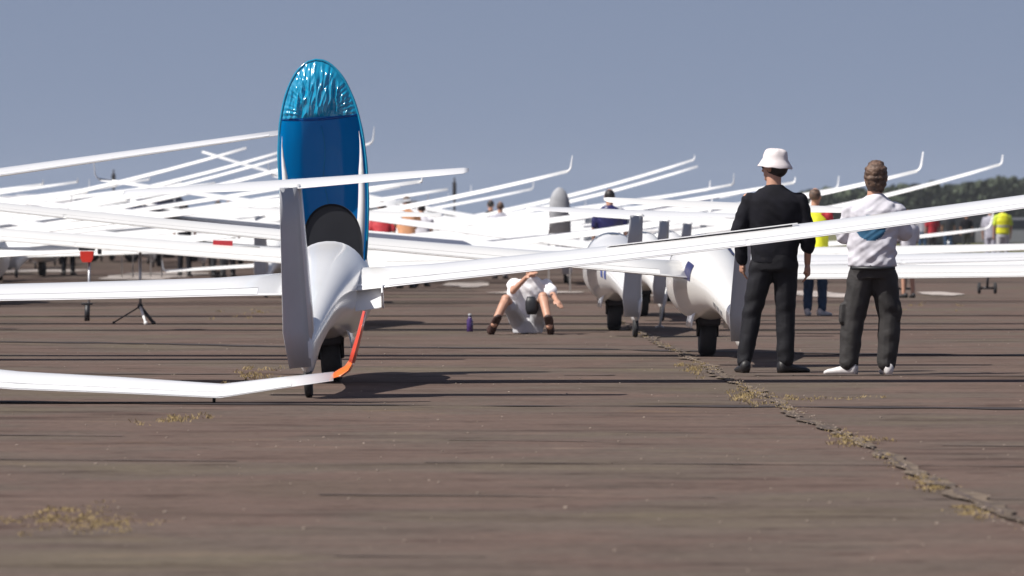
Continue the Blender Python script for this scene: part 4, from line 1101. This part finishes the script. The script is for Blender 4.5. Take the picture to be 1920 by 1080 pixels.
# thin masts
for px, D, top, lb in ((213, 190, 318, 'thin dark mast above the left rows'), (852, 190, 333, 'short dark mast above the rows right of the canopy')):
    p = Vector(((px-960)*D/F, D, 0)); zt = at(px, top, D).z
    r = empty('mast', p, 0, lb, 'mast')
    bm = bmesh.new(); tube(bm, [(0, 0, 0), (0, 0, zt)], [.06, .03], 8); newobj('pole', bm, 'gap', r)
    bm = bmesh.new(); box(bm, (0, 0, zt-.4), (.14, .14, .5), None, .03); newobj('head_box', bm, 'gap', r)

# ------------------------------------------------------------------ far wood
def wood(name, x0, x1, D, h0, h1, n, seed, label, depth=60):
    rr_ = random.Random(seed); vs = []; fs = []
    for i in range(n):
        t = rr_.random(); px = x0+(x1-x0)*t; d = D+rr_.uniform(0, depth)
        X = (px-960)*d/F
        hh = (h0+(h1-h0)*t)*(1+.16*noise.noise(Vector((px*.012, seed, 0)))+.10*noise.noise(Vector((px*.05, seed, 4)))+.07*noise.noise(Vector((px*.2, seed, 8))))
        z = hh*(rr_.random()**.55); s = rr_.uniform(.2, .6)
        c = Vector((X, d, z)); u = Vector((rr_.uniform(-1, 1), rr_.uniform(-1, 1), rr_.uniform(-1, 1))).normalized(); v_ = u.orthogonal().normalized(); w2 = u.cross(v_)
        k = len(vs); vs += [c+v_*s, c+w2*s*.7, c-v_*s, c-w2*s*.8]; fs.append((k, k+1, k+2, k+3))
    me = bpy.data.meshes.new(name); me.from_pydata(vs, [], fs); o = newobj(name, me, 'leaf', smooth=False)
    tag(o, label, 'wood', kind='stuff')
wood('far_wood', 1500, 2150, 760, 5.6, 8.6, 80000, 3, 'dark far-off wood along the horizon at the right')
wood('far_hedge', -200, 1500, 900, 2.2, 2.8, 16000, 5, 'low dark hedge along the horizon behind the gliders')

# ------------------------------------------------------------------ thin summer haze
bm = bmesh.new(); bmesh.ops.create_cube(bm, size=1.0, matrix=Matrix.Translation((0, 975, 11)) @ Matrix.Diagonal((1900, 2150, 24, 1)))
hz = newobj('haze', bm, smooth=False); hz['kind'] = 'stuff'
hm = bpy.data.materials.new('haze air'); hm.use_nodes = True; hn = hm.node_tree; hn.nodes.remove(hn.nodes['Principled BSDF'])
pv = hn.nodes.new('ShaderNodeVolumePrincipled'); pv.inputs['Color'].default_value = (.86, .90, 1, 1); pv.inputs['Density'].default_value = 0.00010
hn.links.new(pv.outputs[0], hn.nodes['Material Output'].inputs['Volume']); hz.data.materials.append(hm)
